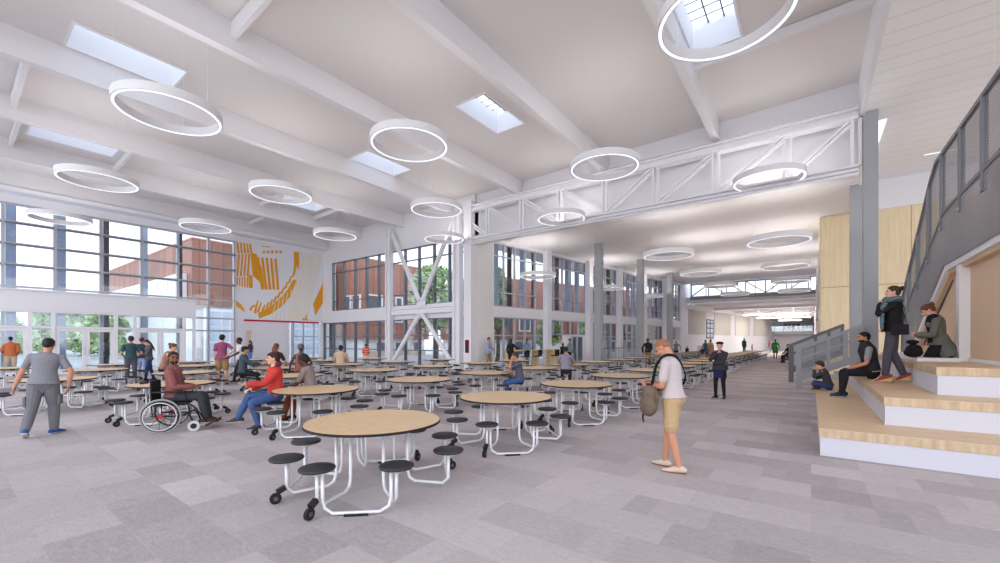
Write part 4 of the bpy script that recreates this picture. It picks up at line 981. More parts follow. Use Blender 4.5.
        if hair == 'bald': hairshell(1.012, -.1)
        elif hair == 'short': hairshell(1.10, .05)
        elif hair == 'fuller': hairshell(1.19, .1)
        elif hair == 'afro': hairshell(1.42, .2)
        elif hair in ('long', 'ponytail', 'bun', 'bob'):
            hairshell(1.12, .15, .12)
            bm = BM()
            if hair == 'long': tube(bm, [MHS @ V(p) for p in ((0, -.06, .06), (0, -.105, -.04), (0, -.115, -.16), (0, -.12, -.30), (0, -.11, -.40))], [(.06 * S, .03 * S), (.085 * S, .035 * S), (.085 * S, .035 * S), (.065 * S, .028 * S), (.03 * S, .015 * S)], 14, 3, side=Rx, round_caps=True)
            elif hair == 'bob': tube(bm, [MHS @ V(p) for p in ((0, -.05, .05), (0, -.08, -.06), (0, -.07, -.14))], [(.07 * S, .04 * S), (.09 * S, .05 * S), (.075 * S, .03 * S)], 14, 3, side=Rx, round_caps=True)
            elif hair == 'ponytail': tube(bm, [MHS @ V(p) for p in ((0, -.10, .06), (0, -.145, .03), (0, -.15, -.08), (0, -.13, -.22), (0, -.12, -.30))], [.018 * S, .032 * S, .036 * S, .026 * S, .008 * S], 10, 3, round_caps=True)
            else:
                for q in range(6):
                    a = q * 1.05; ell(bm, (.022 * math.cos(a), -.115 + .006 * math.sin(a * 2), .075 + .022 * math.sin(a)), (.026, .024, .024), MHS, 10, 8)
            obj({'long': 'hair_length', 'bob': 'hair_length', 'ponytail': 'ponytail', 'bun': 'hair_bun'}[hair], bm, hm, root, True)
    # top
    kind, tm = top[0], top[1]
    if kind:
        inf = {'tee': .014, 'shirt': .016, 'hoodie': .026, 'jacket': .026, 'vest': .024, 'blouse': .016, 'cardigan': .022, 'dress': .014, 'tank': .012}[kind]
        bm = BM(); sit = P.get('sit', False)
        low = 1 if kind not in ('dress',) else 1
        torso(bm, inf, 2, 10, (P.get('hem', .075) if not sit else .04, 1.05), False)
        slv = {'tee': 'short', 'shirt': 'long', 'hoodie': 'long', 'jacket': 'long', 'vest': None, 'blouse': 'short', 'cardigan': 'long', 'dress': 'short', 'tank': None}[kind]; slv = P.get('sleeve', slv)
        for s, e, h in ((sL, eL, hL), (sR, eR, hR)):
            if slv or kind == 'vest': limb(bm, [nb - up1 * .05 + (s - nb) * .2, nb - up1 * .058 + (s - nb) * .6, s + up1 * .002], [.046, .049, .051 * ab], inf * .8)
            if slv == 'short': limb(bm, [s, mix(s, e, .4), mix(s, e, .70)], [.046, .044, .042], inf * .9)
            elif slv == 'long': limb(bm, [s, mix(s, e, .3), mix(s, e, .7), e, mix(e, h, .3), mix(e, h, .7), mix(e, h, .95)], AR[:5] + [.037, .033], inf * .85)
            elif slv == 'half': limb(bm, [s, mix(s, e, .3), mix(s, e, .7), e, mix(e, h, .12)], AR[:5], inf)
        if female:
            for s in (-1, 1): ell(bm, (0, 0, 0), ((.055 + inf) * S, (.05 + inf) * S, (.052 + inf) * S), Matrix.Translation(X3(chest + up1 * .05 + Rx * (s * .07) + Fy * .07)))
        nm = {'tee': 't_shirt', 'shirt': 'shirt', 'hoodie': 'hoodie', 'jacket': 'jacket', 'vest': 'vest', 'blouse': 'blouse', 'cardigan': 'cardigan', 'dress': 'dress_top', 'tank': 'tank_top'}[kind]
        if kind == 'cardigan' and not sit or kind == 'dress' and not sit:
            dn_ = .30 if kind == 'cardigan' else .42
            tube(bm, [X3(waist), X3(pel), X3(pel - V((0, 0, dn_ * .5))), X3(pel - V((0, 0, dn_)))], [(.15 * S, .11 * S), ((.168 * hb + inf) * S, (.125 + inf) * S), (.195 * S, .15 * S), (.22 * S, .17 * S)], 20, 2, side=Hx)
        g = remeshed(nm, bm, tm, root, cv)
        if kind == 'hoodie':
            bm = BM(); pts = [X3(nb - up1 * .01 + Rx * (.085 * math.cos(a)) + Fy * (.07 * math.sin(a) - .02) - up1 * (.03 * math.sin(a)) + up1 * (.03 if math.sin(a) < 0 else 0)) for a in [2 * PI * k / 14 for k in range(15)]]
            tube(bm, pts, [(.03 + .018 * (math.sin(2 * PI * k / 14) < -.1)) * S for k in range(15)], 10); remeshed('hood', bm, P.get('hoodm', tm), root, cv)
        if kind in ('shirt', 'jacket', 'cardigan'):
            bm = BM(); pts = [X3(nb + up1 * .005 + Rx * (.066 * math.cos(a)) + Fy * (.062 * math.sin(a))) for a in [PI * .62 + 2 * PI * .88 * k / 12 - PI * .06 for k in range(13)]]
            tube(bm, pts, [(.016 * S, .024 * S)] * 13, 8, side=up1); obj('collar', bm, P.get('collarm', tm), root, True)
    # bottom
    kind, tm = bottom[0], bottom[1]
    if kind:
        bm = BM(); bag = P.get('baggy', .010)
        if kind in ('trousers', 'shorts', 'leggings'):
            if kind == 'leggings': bag = .004
            tube(bm, [X3(p) for p in (pel - up0 * .09, pel - up0 * .03, pel + up0 * .05, pel + up0 * .115)], [(a * S, b * S) for a, b in ((.11, .09), (.158 * hb * bl + bag * .6, .112 * bl + bag * .6), (.166 * hb * bl + bag * .5, .12 * bl + bag * .5), (.152 * gb * bl + bag * .4, .108 * bl + bag * .4))], 20, 2, side=Hx, round_caps=True)
            for s in (-1, 1): ell(bm, (0, 0, 0), ((.082 + bag) * S, (.075 + bag * .7) * S, .098 * S), Matrix.Translation(X3(pel + Hx * (s * .07) - Hf * .04 - up0 * .015)))
            for h, k, a in ((hipL, kL, aL), (hipR, kR, aR)):
                if kind == 'shorts': limb(bm, [h, mix(h, k, .4), mix(h, k, .80)], [.088 * bl, .082, .078], bag * .8)
                else: limb(bm, [h, mix(h, k, .3), mix(h, k, .75), k, mix(k, a, .3), mix(k, a, .65), mix(k, a, .97)], [LR[0], LR[1], LR[2], LR[3] + .004, .056, .051, .043], bag)
        elif kind == 'skirt':
            tube(bm, [X3(waist - up0 * .02), X3(pel + up0 * .03), X3(pel - V((0, 0, .12))), X3(pel - V((0, 0, .28)))], [(.145 * S, .11 * S), (.178 * S, .135 * S), (.185 * S, .145 * S), (.185 * S, .145 * S)], 20, 2, side=Hx)
        if kind == 'skirt': remeshed('skirt', bm, tm, root, cv)
        else: remeshed({'trousers': 'trousers', 'shorts': 'shorts', 'leggings': 'leggings'}[kind], bm, tm, root, cv)
    # shoes
    sm = shoes or cloth('shoe_dark', (44, 42, 44))
    if not isinstance(sm, str):
        for a, t in ((aL, tl), (aR, trr)):
            sd = V((-t.y, t.x, 0)); dn2 = V((0, 0, 1)); up_ = sd.cross(t) * -1; up_ = up_ if up_.z > 0 else -up_
            bm = BM(); tube(bm, [X3(p) for p in (a - up_ * .035 - t * .065, a - up_ * .03 - t * .03, a - up_ * .04 + t * .05, a - up_ * .055 + t * .12, a - up_ * .062 + t * .185)], [(.034 * S, .036 * S), (.040 * S, .048 * S), (.044 * S, .040 * S), (.046 * S, .028 * S), (.034 * S, .018 * S)], 14, 3, side=sd, round_caps=True)
            s_ = obj('shoe', bm, sm, root, True)
            bm = BM(); tube(bm, [X3(p) for p in (a - up_ * .074 - t * .085, a - up_ * .074 + t * .03, a - up_ * .074 + t * .13, a - up_ * .074 + t * .205)], [(.036 * S, .010 * S), (.040 * S, .010 * S), (.047 * S, .010 * S), (.026 * S, .010 * S)], 12, 2, side=sd)
            obj('sole', bm, P.get('solem', SOLE), s_, True)
    return ck
def facing(X, Y, rel):
    """heading: rel 0 looks at the camera, 180 away, +90 to the picture's right, -90 to its left"""
    c = V((-X, -Y, 0)).normalized(); r = V((-c.y, c.x, 0))   # right of view as seen from the camera
    if (CA * r.x + SA * r.y) < 0: r = -r
    a = math.radians(rel); h = c * math.cos(a) + r * math.sin(a)
    return math.atan2(h.y, h.x) - PI / 2
def stand_at(px, py, rel, top_y, z=0.0, hpose=1.75):
    X, Y = at_z(px, py, z); d = -SA * X + CA * Y
    zt = CH + (HOR - top_y) * d / FPX
    return dict(loc=(X, Y, z), face_rz=facing(X, Y, rel), scale=(zt - z) / hpose)
def part(ck, name, bm, m, rem=False, smooth=True):
    return remeshed(name, bm, m, ck['root'], ck['cv']) if rem else obj(name, bm, m, ck['root'], smooth)
def bag_strap(ck, hip, m, w_=.018):
    """strap from the far shoulder across back and chest to a bag at hip (local point)"""
    S = ck['S']; X3 = ck['X3']; sh, Fy, Rx, up1, waist, chest = ck['sh'], ck['Fy'], ck['Rx'], ck['up1'], ck['waist'], ck['chest']; sg = -1 if V(hip).dot(Rx) > 0 else 1
    top = sh + Rx * (sg * .085) + up1 * .062
    front = [top, sh + Rx * (sg * .06) + Fy * .125, chest + Fy * .142 - Rx * (sg * .03), waist + Fy * .125 - Rx * (sg * .12), V(hip)]
    back = [top, sh + Rx * (sg * .06) - Fy * .125, chest - Fy * .14 - Rx * (sg * .03), waist - Fy * .12 - Rx * (sg * .12), V(hip)]
    bm = BM()
    for q in (front, back): tube(bm, [X3(p) for p in q], [(w_ * S, .005 * S)] * 5, 6, 5, side=up1.cross(Fy) * 1.0)
    return bm
SEATS = [(sx * x, sy * y) for sx in (1, -1) for sy in (1, -1) for x, y in ((.29, .86), (.83, .36))]
TAB = {(ci, k): (X, Y) for ci, k, X, Y in layout}
def on_seat(tk, si, rel, out=.05):
    X, Y = TAB[tk]; a, b = SEATS[si]; q = V((a, b, 0)); q = q * (1 + out / q.length)
    return dict(loc=(X + q.x, Y + q.y, 0), face_rz=facing(X + q.x, Y + q.y, rel))
SIT = dict(pelvis=(0, -.02, .59), lean=8, sit=True, fl=(-.13, .42, .085), fr=(.13, .40, .085), kl=(-.1, .6, 1), kr=(.1, .6, 1), hl=(-.16, .36, .68), hr=(.16, .36, .68), pl=(-.7, -.6, -.5), pr=(.7, -.6, -.5), palml=(0, 0, -1), palmr=(0, 0, -1))
# --- near people
GREYT = cloth('grey_tee', (132, 132, 138)); GREYP = cloth('grey_cargo', (118, 117, 122))
c = person('man in grey T-shirt and grey cargo trousers walking away toward the entry doors', pose=dict(lean=6, side=5, pelvis=(.02, 0, .915), fl=(-.13, -.27, .14), fr=(.12, .12, .085), tolp=-.5, tol=12, tor=-30, hl=(-.36, .06, .84), hr=(.34, -.02, .86), pl=(-1, -.5, 0), pr=(1, -.5, 0), bulk=1.08, baggy=.022, nod=6, hem=.05),
           skin='tan', hair='short', hairc='black', top=('tee', GREYT), bottom=('trousers', GREYP), shoes=cloth('blue_shoe', (52, 92, 164)), vox=.006, **stand_at(42, 435.5, 165, 336))
for s, hp, k in ((-1, c['hipL'], c['kL']), (1, c['hipR'], c['kR'])):
    bm = BM(); p = c['mix'](hp, k, .72) + c['Hx'] * (s * .088); M_ = Matrix.Translation(c['X3'](p)); box(bm, -.02, .02, -.075, .075, -.09, .09, .012, M=M_); part(c, 'cargo_pocket', bm, GREYP)
TEEW = cloth('pale_tee', (194, 182, 180)); KHAKI = cloth('khaki', (186, 158, 120))
fm = stand_at(673, 470, -108, 338, hpose=1.70)
c = person('man in pale T-shirt and khaki shorts standing alone in the aisle, head bowed', pose=dict(lean=5, pelvis=(0, 0, .92), nod=42, fl=(-.09, -.10, .085), fr=(.09, .13, .085), hl=(-.07, .29, 1.06), hr=(.07, .30, 1.08), pl=(-.6, -.8, -.5), pr=(.6, -.8, -.5), curll=.7, curlr=.7, palml=(.6, 0, .5), palmr=(-.6, 0, .5), tol=12, tor=-14, baggy=.02, hem=.02, bulk=1.0, solem=mat('gum_sole', (150, 92, 60), .7)),
           skin='tan', hair='bald', hairc='ginger', top=('tee', TEEW), bottom=('shorts', KHAKI), shoes=cloth('cream_shoe', (206, 190, 172)), vox=.005, **fm)
S = c['S']; bm = BM(); tube(bm, [c['X3'](V(p)) for p in ((-.17, .22, 1.03), (-.135, .20, 1.2), (-.10, .17, 1.36), (-.085, .07, 1.475), (-.07, -.05, 1.47), (.0, -.105, 1.37), (.09, -.125, 1.22), (.165, -.07, 1.10), (.175, .05, 1.05), (.10, .17, 1.03), (-.06, .20, 1.0))], [(.018 * S, .007 * S)] * 11, 6, 4, side=(0, .3, 1)); part(c, 'bag_strap', bm, cloth('strap_black', (30, 30, 32)))
bag_l = V((-.20, .24, .90)) * S; Mz = Matrix.Translation(fm['loc']) @ Matrix.Rotation(fm['face_rz'], 4, 'Z')
bg_ = empty('shoulder_bag', Mz @ bag_l, fm['face_rz'] + .5); tag(bg_, 'mottled brown shoulder bag hanging at the front of the man in khaki shorts', 'bag')
CAMO = cloth('camo_brown', (112, 96, 82), .45, 22); bm = BM(); ell(bm, (0, 0, -.01), (.17, .10, .20), None, 20, 14); ell(bm, (.02, .0, -.07), (.20, .11, .14), None, 20, 14); ell(bm, (-.06, .0, .1), (.10, .09, .10), None, 16, 10); remeshed('bag_body', bm, CAMO, bg_, .008)
bm = BM(); ell(bm, (.0, -.075, .045), (.15, .045, .12), None, 18, 12); obj('bag_flap', bm, CAMO, bg_, True)
bm = BM(); tube(bm, [(-.12, 0, .11), (-.06, 0, .2), (.06, 0, .2), (.12, 0, .11)], [(.018, .006)] * 4, 8, 4, side=(0, 1, 0)); obj('bag_handle', bm, cloth('strap_black', (30, 30, 32)), bg_, True)
bm = BM(); tube(bm, [(.06, .03, -.1), (.08, .06, -.22), (.1, .05, -.3)], [(.02, .012), (.022, .012), (.012, .008)], 8, 4, round_caps=True); obj('hanging_strap', bm, cloth('strap_black', (30, 30, 32)), bg_, True)

# --- wheelchair and its user
wx, wy = at_z(172, 430); wrz = facing(wx, wy, 74)
wc = empty('wheelchair', (wx, wy, 0), wrz); tag(wc, 'black manual wheelchair with red wheel hubs beside a stool table', 'wheelchair')
FR = mat('chair_black', (34, 34, 36), .35, .3); NYL = cloth('nylon_black', (44, 44, 46))
for s in (-1, 1):
    bm = BM(); n = 40; tube(bm, [(s * .30, -.08 + .295 * math.cos(2 * PI * k / n), .305 + .295 * math.sin(2 * PI * k / n)) for k in range(n + 1)], .0165, 8); whl = obj('rear_wheel', bm, mat('tyre_grey', (152, 152, 148), .8), wc, True)
    bm = BM(); tube(bm, [(s * .30, -.08 + .268 * math.cos(2 * PI * k / n), .305 + .268 * math.sin(2 * PI * k / n)) for k in range(n + 1)], (.012), 8); obj('rim', bm, FR, whl, True)
    bm = BM(); tube(bm, [(s * .345, -.08 + .245 * math.cos(2 * PI * k / n), .305 + .245 * math.sin(2 * PI * k / n)) for k in range(n + 1)], .009, 6); obj('push_ring', bm, TUBE, whl, True)
    bm = BM()
    for k in range(10): tube(bm, [(s * .30, -.08, .305), (s * .30, -.08 + .262 * math.cos(.2 + 2 * PI * k / 10), .305 + .262 * math.sin(.2 + 2 * PI * k / 10))], .005, 5)
    obj('spokes', bm, FR, whl)
    bm = BM(); cyl(bm, (s * .285, -.08, .305), .042, s * .05, 16, 'x'); obj('hub', bm, mat('hub_red', (178, 26, 36), .4), whl)
    bm = BM(); cyl(bm, (s * .235, .40, .095), .095, s * .035, 24, 'x'); cw = obj('front_caster', bm, mat('caster_grey', (196, 196, 200), .6), wc)
    bm = BM(); cyl(bm, (s * .23, .40, .095), .05, s * .045, 16, 'x'); obj('caster_hub', bm, FR, cw)
    bm = BM(); tube(bm, [(s * .22, .40, .095), (s * .215, .36, .22), (s * .21, .32, .30)], .015, 8); obj('caster_fork', bm, FR, wc, True)
    bm = BM()
    tube(bm, [(s * .225, -.36, .90), (s * .225, -.25, .92), (s * .225, -.24, .50), (s * .225, -.22, .30), (s * .225, .18, .28), (s * .225, .34, .34)], .014, 8)
    tube(bm, [(s * .225, -.24, .50), (s * .225, .30, .52), (s * .225, .40, .44), (s * .21, .60, .14)], .014, 8)
    tube(bm, [(s * .225, -.24, .305), (s * .29, -.08, .305)], .012, 8); tube(bm, [(s * .225, .28, .50), (s * .225, .26, .72)], .012, 8)
    obj('side_frame', bm, FR, wc, True)
    bm = BM(); box(bm, s * .245 - .03, s * .245 + .03, -.22, .22, .715, .745, .01); obj('armrest', bm, BLACK, wc)
    bm = BM(); tube(bm, [(s * .225, -.40, .90), (s * .225, -.28, .915)], .02, 8); obj('push_handle', bm, RUBBER, wc, True)
    bm = BM(); M_ = Matrix.Translation((s * .12, .64, .11)) @ Matrix.Rotation(.5, 4, 'X'); box(bm, -.085, .085, -.09, .12, -.012, .012, .005, M=M_); obj('footplate', bm, BLACK, wc)
bm = BM(); box(bm, -.215, .215, -.22, .26, .475, .51, .012); obj('seat', bm, NYL, wc)
bm = BM(); box(bm, -.215, .215, -.265, -.235, .52, .93, .01); obj('backrest', bm, NYL, wc)
MAR = cloth('dusty_rose', (140, 86, 84)); CHAR = cloth('charcoal', (62, 64, 68))
q = Matrix.Translation((wx, wy, 0)) @ Matrix.Rotation(wrz, 4, 'Z')
c = person('smiling bearded man in dusty rose shirt sitting in the wheelchair', loc=(wx, wy, .0), face_rz=wrz, scale=1.03, pose=dict(SIT, pelvis=(0, .03, .605), lean=-2, fl=(-.10, .54, .19), fr=(.10, .54, .19), turn=-58, tol=0, tor=0, hl=(-.10, .30, .77), hr=(.12, .32, .78), pl=(-.8, -1, -.4), pr=(.8, -1, -.4)),
           skin='brown', hair='short', hairc='black', top=('shirt', MAR), bottom=('trousers', CHAR), shoes=cloth('brown_boot', (84, 58, 48)), vox=.005)
bm = BM(); r = bmesh.ops.create_uvsphere(bm, u_segments=18, v_segments=12, radius=1)
for v in r['verts']: v.co = c['MHS'] @ V((v.co.x * .062, .032 + v.co.y * .064 * (1 if v.co.z < .1 else .86), -.062 + v.co.z * .052))
part(c, 'beard', bm, HAIRS['black'])
# --- people at the near tables
REDH = cloth('red_hoodie', (196, 66, 60)); JEAN = cloth('blue_jeans', (70, 94, 140), .2)
c = person('man in red hoodie and dark cap sitting sideways at the second nearest table', pose=dict(SIT, pelvis=(0, -.04, .58), lean=4, fl=(-.13, .26, .085), fr=(.12, .56, .20), hl=(-.20, .43, .83), hr=(.14, .34, .72), pl=(-.3, -1, -1.2), palml=(0, 0, 1), hoodm=cloth('maroon', (112, 40, 62))), scale=1.03, skin='light', hair='short', hairc='brown', top=('hoodie', REDH), bottom=('trousers', JEAN), shoes=cloth('shoe_grey', (72, 66, 78)), vox=.006, **on_seat((1, 0), 7, -82))
bm = BM(); r = bmesh.ops.create_uvsphere(bm, u_segments=24, v_segments=16, radius=1)
for v in r['verts']:
    d = v.co.normalized(); lo = max(-.1, d.z); v.co = c['MHS'] @ V((d.x * .086, d.y * .106 - .012, .066 + lo * .062))
part(c, 'cap', bm, cloth('cap_plum', (70, 50, 54)))
c = person('man in grey-brown T-shirt and rust trousers bent forward at the second nearest table', pose=dict(SIT, lean=15, nod=14, fl=(-.14, .50, .085), fr=(.12, .44, .085), hl=(-.10, .42, .74), hr=(.14, .42, .74), side=-6), scale=1.0, skin='dark', hair='fuller', hairc='black', top=('tee', cloth('taupe_tee', (144, 132, 128))), bottom=('trousers', cloth('rust', (136, 72, 46))), vox=.006, **on_seat((1, 0), 5, -112))
c = person('young person in grey top and blue jeans on a stool, hand raised to the face', pose=dict(SIT, lean=14, nod=10, fl=(-.1, .36, .085), fr=(.1, .30, .085), hl=(-.06, .24, 1.16), hr=(.10, .40, .80), pl=(-.4, .6, -1)), scale=.96, skin='tan', hair='fuller', hairc='brown', top=('tee', cloth('slate_tee', (92, 90, 102))), bottom=('trousers', JEAN), vox=.007, **on_seat((1, 2), 1, -78))
c = person('person in lilac grey top sitting with back turned, on a stool by the corridor', pose=dict(SIT, hl=(-.2, .38, .78), hr=(.2, .38, .78)), scale=1.03, skin='tan', hair='short', hairc='black', top=('tee', cloth('lilac_tee', (150, 142, 156))), bottom=('trousers', cloth('dark_plum', (58, 50, 62))), vox=.009, face=False, **on_seat((1, 4), 2, 178))
c = person('man in dark teal shirt and dark cap sitting in profile at a left hand table', pose=dict(SIT, lean=6, hl=(-.14, .40, .86), hr=(.14, .44, .84), palml=(0, 0, 1)), scale=1.05, skin='tan', hair='short', hairc='black', top=('shirt', cloth('dark_teal', (66, 82, 88))), bottom=('trousers', cloth('near_black', (44, 46, 50))), vox=.009, **on_seat((3, 2), 6, 92))
bm = BM(); ell(bm, (0, -.01, .07), (.09, .11, .062), c['MHS'], 18, 12); part(c, 'cap', bm, cloth('near_black', (44, 46, 50)))
c = person('woman with long auburn hair sitting behind the man in the red hoodie', pose=dict(SIT, lean=6), scale=1.12, female=True, skin='light', hair='long', hairc='auburn', top=('tee', cloth('dark_brown_top', (72, 52, 50))), bottom=('trousers', cloth('near_black', (44, 46, 50))), vox=.009, face=False, **on_seat((3, 2), 5, 150))
STR = striped('cloth_striped_dress', (196, 120, 96), (60, 44, 46), (1, .4, 0), 16, .45, .85, .35)
c = person('woman in striped sleeveless dress and grey head wrap sitting with back turned', pose=dict(SIT, lean=4, hl=(-.34, .16, .58), hr=(.2, .36, .76), sleeve=None), scale=1.10, female=True, skin='dark', hair='short', hairc='black', top=('dress', STR), bottom=('trousers', cloth('rust', (136, 72, 46))), vox=.009, face=False, **on_seat((3, 2), 1, 168))
bm = BM(); ell(bm, (0, -.03, .05), (.098, .125, .095), c['MHS'], 18, 12); part(c, 'head_wrap', bm, cloth('grey_wrap', (112, 104, 100)))
c = person('person in beige jacket sitting far back near the corner glazing', pose=dict(SIT), scale=1.06, skin='dark', hair='short', hairc='black', top=('shirt', cloth('beige_jacket', (206, 178, 152))), bottom=('trousers', cloth('beige_trouser', (196, 176, 154))), vox=.011, face=False, **on_seat((3, 3), 5, 170))
c = person('short person in red and orange striped shirt with pale trousers by the back windows', skin='dark', hair='short', hairc='black', top=('tee', striped('cloth_red_stripe', (214, 84, 62), (226, 170, 150), (0, 0, 1), 8, .3, .85, .1)), bottom=('trousers', cloth('pale_trouser', (200, 198, 200))), vox=.011, face=False, pose=dict(hl=(-.12, .2, 1.02), hr=(.12, .2, 1.02)), **stand_at(366, 368.5, 170, 343.3))
c = person('woman in floral top leaning over a table behind the wheelchair', pose=dict(SIT, pelvis=(0, -.04, .60), lean=22, hl=(-.1, .34, .80), hr=(.14, .42, .80), nod=15, sleeve=None), scale=1.14, female=True, skin='light', hair='bun', hairc='auburn', top=('tank', cloth('floral', (150, 112, 96), .9, 40)), bottom=('trousers', cloth('near_black', (44, 46, 50))), vox=.009, **on_seat((4, 1), 2, 80))
# --- standing groups at the left
c = person('man in dark teal T-shirt and grey trousers standing with back turned', pose=dict(hl=(-.18, .14, .96), hr=(.22, .22, 1.05), hem=.05), skin='tan', hair='fuller', hairc='purple', top=('tee', cloth('teal_tee', (58, 80, 86))), bottom=('trousers', cloth('grey_trouser', (88, 86, 96))), vox=.008, face=False, **stand_at(131, 384, 178, 335.5))
c = person('person in pale blue clothes half hidden behind the man in teal', pose=dict(hl=(-.15, .2, 1.0), hr=(.15, .2, 1.0)), skin='tan', hair='short', hairc='purple', top=('tee', cloth('navy_tee', (58, 66, 88))), bottom=('trousers', cloth('pale_blue', (160, 176, 208))), vox=.009, face=False, **stand_at(141.5, 380, 150, 337))
c = person('woman in charcoal sweater and jeans standing in profile near the entry doors', pose=dict(lean=2, pelvis=(0, .03, .92), fl=(-.1, .16, .085), fr=(.1, -.14, .085), hl=(-.12, .36, 1.12), hr=(.06, .34, 1.1), nod=22), female=True, skin='light', hair='long', hairc='brown', top=('shirt', cloth('charcoal_knit', (92, 92, 98))), bottom=('trousers', cloth('denim_dark', (54, 78, 126), .2)), vox=.008, **stand_at(150, 380.5, -80, 339))
c = person('woman in purple T-shirt and khaki shorts, hands behind her back', pose=dict(hl=(-.20, .02, .86), hr=(.17, -.15, 1.02), pr=(1, -.2, 0), fl=(-.12, .04, .085), fr=(.12, -.04, .085), baggy=.03, turn=-20), female=True, skin='light', hair='fuller', hairc='black', top=('tee', cloth('purple_tee', (150, 78, 112))), bottom=('shorts', cloth('olive_khaki', (158, 132, 92))), shoes=cloth('sandal', (142, 88, 70)), vox=.008, face=False, **stand_at(222, 385.0, 175, 334))
c = person('man in white T-shirt and dark brown trousers walking left below the mural', pose=dict(pelvis=(0, 0, .905), fl=(-.1, .24, .10), fr=(.1, -.22, .11), hl=(-.2, .38, 1.0), hr=(.24, -.04, .84), lean=3), skin='dark', hair='short', hairc='black', top=('tee', cloth('white_tee', (226, 222, 226))), bottom=('trousers', cloth('dark_brown', (78, 66, 62))), vox=.008, **stand_at(240.5, 382, -75, 336.5))
c = person('woman in navy blouse and bright jeans far off by the recess below the mural', pose=dict(hl=(-.26, .04, .9), hr=(.22, .0, .84), pl=(-1, -.2, 0)), female=True, skin='tan', hair='long', hairc='black', top=('blouse', cloth('navy_blouse', (52, 64, 92))), bottom=('trousers', cloth('bright_jeans', (96, 140, 204))), vox=.010, face=False, **stand_at(250.5, 365, -60, 340))
c = person('man in orange jacket and beige trousers facing the left entry doors', pose=dict(hl=(-.16, .14, .96), hr=(.16, .14, .96), hem=.08, bulk=1.1), skin='brown', hair='short', hairc='black', top=('shirt', cloth('orange_jacket', (192, 110, 70))), bottom=('trousers', cloth('beige_chino', (204, 182, 154))), vox=.009, face=False, **stand_at(10.5, 376.5, 178, 336))
# --- people at the corridor mouth
c = person('man in pale blue shirt and khaki trousers standing at the corner pier', pose=dict(hl=(-.1, .3, 1.02), hr=(.16, .34, 1.02), fl=(-.12, .02, .085), fr=(.14, -.05, .085)), skin='tan', hair='short', hairc='black', top=('shirt', cloth('sky_shirt', (164, 172, 208))), bottom=('trousers', cloth('khaki_olive', (150, 138, 96))), vox=.009, **stand_at(488.5, 369.3, 55, 337))
c = person('woman in black with long black hair reaching out at the bar counter', pose=dict(hl=(-.2, .1, .9), hr=(.42, .30, 1.24), pr=(.3, -.4, -1)), female=True, skin='tan', hair='long', hairc='black', top=('shirt', cloth('black_top', (40, 36, 38))), bottom=('trousers', cloth('near_black', (44, 46, 50))), vox=.009, face=False, **stand_at(511, 369.2, 165, 338.5))
c = person('woman in denim shirt with auburn ponytail standing at the bar counter', pose=dict(hl=(-.2, .1, .92), hr=(.16, .24, 1.0), fl=(-.08, .05, .085), fr=(.10, -.12, .085)), female=True, skin='light', hair='ponytail', hairc='auburn', top=('shirt', cloth('denim_shirt', (122, 146, 168))), bottom=('leggings', cloth('legging_black', (30, 30, 34))), vox=.009, face=False, **stand_at(527, 367, 165, 338))
mt = MW @ V((1.6, 6.0, 0)); c = person('small person in dark clothes sitting on the last bar chair', loc=(mt.x, mt.y, .29), face_rz=facing(mt.x, mt.y, 150), scale=.84, pose=dict(SIT, pelvis=(0, -.02, .64)), skin='dark', hair='short', hairc='black', top=('shirt', cloth('black_top', (40, 36, 38))), bottom=('trousers', cloth('rust', (136, 72, 46))), vox=.011, face=False)
c = person('person in grey shirt and black trousers walking past the corridor door', pose=dict(pelvis=(0, 0, .90), fl=(-.1, -.24, .12), fr=(.1, .24, .10), hl=(-.22, .12, .86), hr=(.22, -.1, .86)), female=True, skin='tan', hair='short', hairc='black', top=('shirt', cloth('grey_shirt', (132, 138, 144))), bottom=('trousers', cloth('legging_black', (30, 30, 34))), vox=.010, face=False, **stand_at(569.5, 365.5, 70, 338))
c = person('man in black shirt and khaki trousers standing among the corridor tables', pose=dict(hl=(-.12, .26, 1.06), hr=(.26, .10, .92), pr=(1, -.5, 0), hem=.06), skin='dark', hair='bald', hairc='black', top=('shirt', cloth('black_shirt', (42, 42, 44))), bottom=('trousers', cloth('khaki_brown', (138, 116, 88))), vox=.009, **stand_at(648, 368, -20, 337.7))
c = person('fair haired woman in a blue and tan top beyond the man in khaki shorts', female=True, skin='tan', hair='bob', hairc='blond', top=('tee', cloth('blue_tan_top', (136, 132, 138), .5, 20)), bottom=('trousers', cloth('near_black', (44, 46, 50))), vox=.011, face=False, pose=dict(hl=(-.3, .1, .95), hr=(.3, .1, .95), pl=(-1, -.3, 0), pr=(1, -.3, 0)), **stand_at(676, 361.5, 20, 339.8))
c = person('woman in dark jacket, navy skirt and black tights standing in the aisle', pose=dict(hl=(.10, .20, 1.08), hr=(.02, .17, 1.38), pr=(.8, .4, -1), pl=(-1, -.1, -.3), curlr=.8, fl=(-.13, .02, .085), fr=(.13, .0, .085), turn=12, bulk=1.05), female=True, skin='light', hair='short', hairc='brown', top=('jacket', cloth('dark_jacket', (62, 58, 64))), bottom=('skirt', cloth('navy_skirt', (40, 42, 78))), shoes=cloth('shoe_black', (28, 28, 30)), vox=.006, **stand_at(720, 398.5, -22, 341.5))
bm = BM(); c['limb'](bm, c['legpts'](c['hipL'], c['kL'], c['aL']), c['LR'], .004); c['limb'](bm, c['legpts'](c['hipR'], c['kR'], c['aR']), c['LR'], .004); part(c, 'tights', bm, cloth('tights_black', (34, 32, 38)), True)
bm = BM(); ell(bm, (0, -.025, .085), (.105, .12, .052), c['MHS'], 20, 12); part(c, 'beret', bm, cloth('shoe_black', (28, 28, 30)))
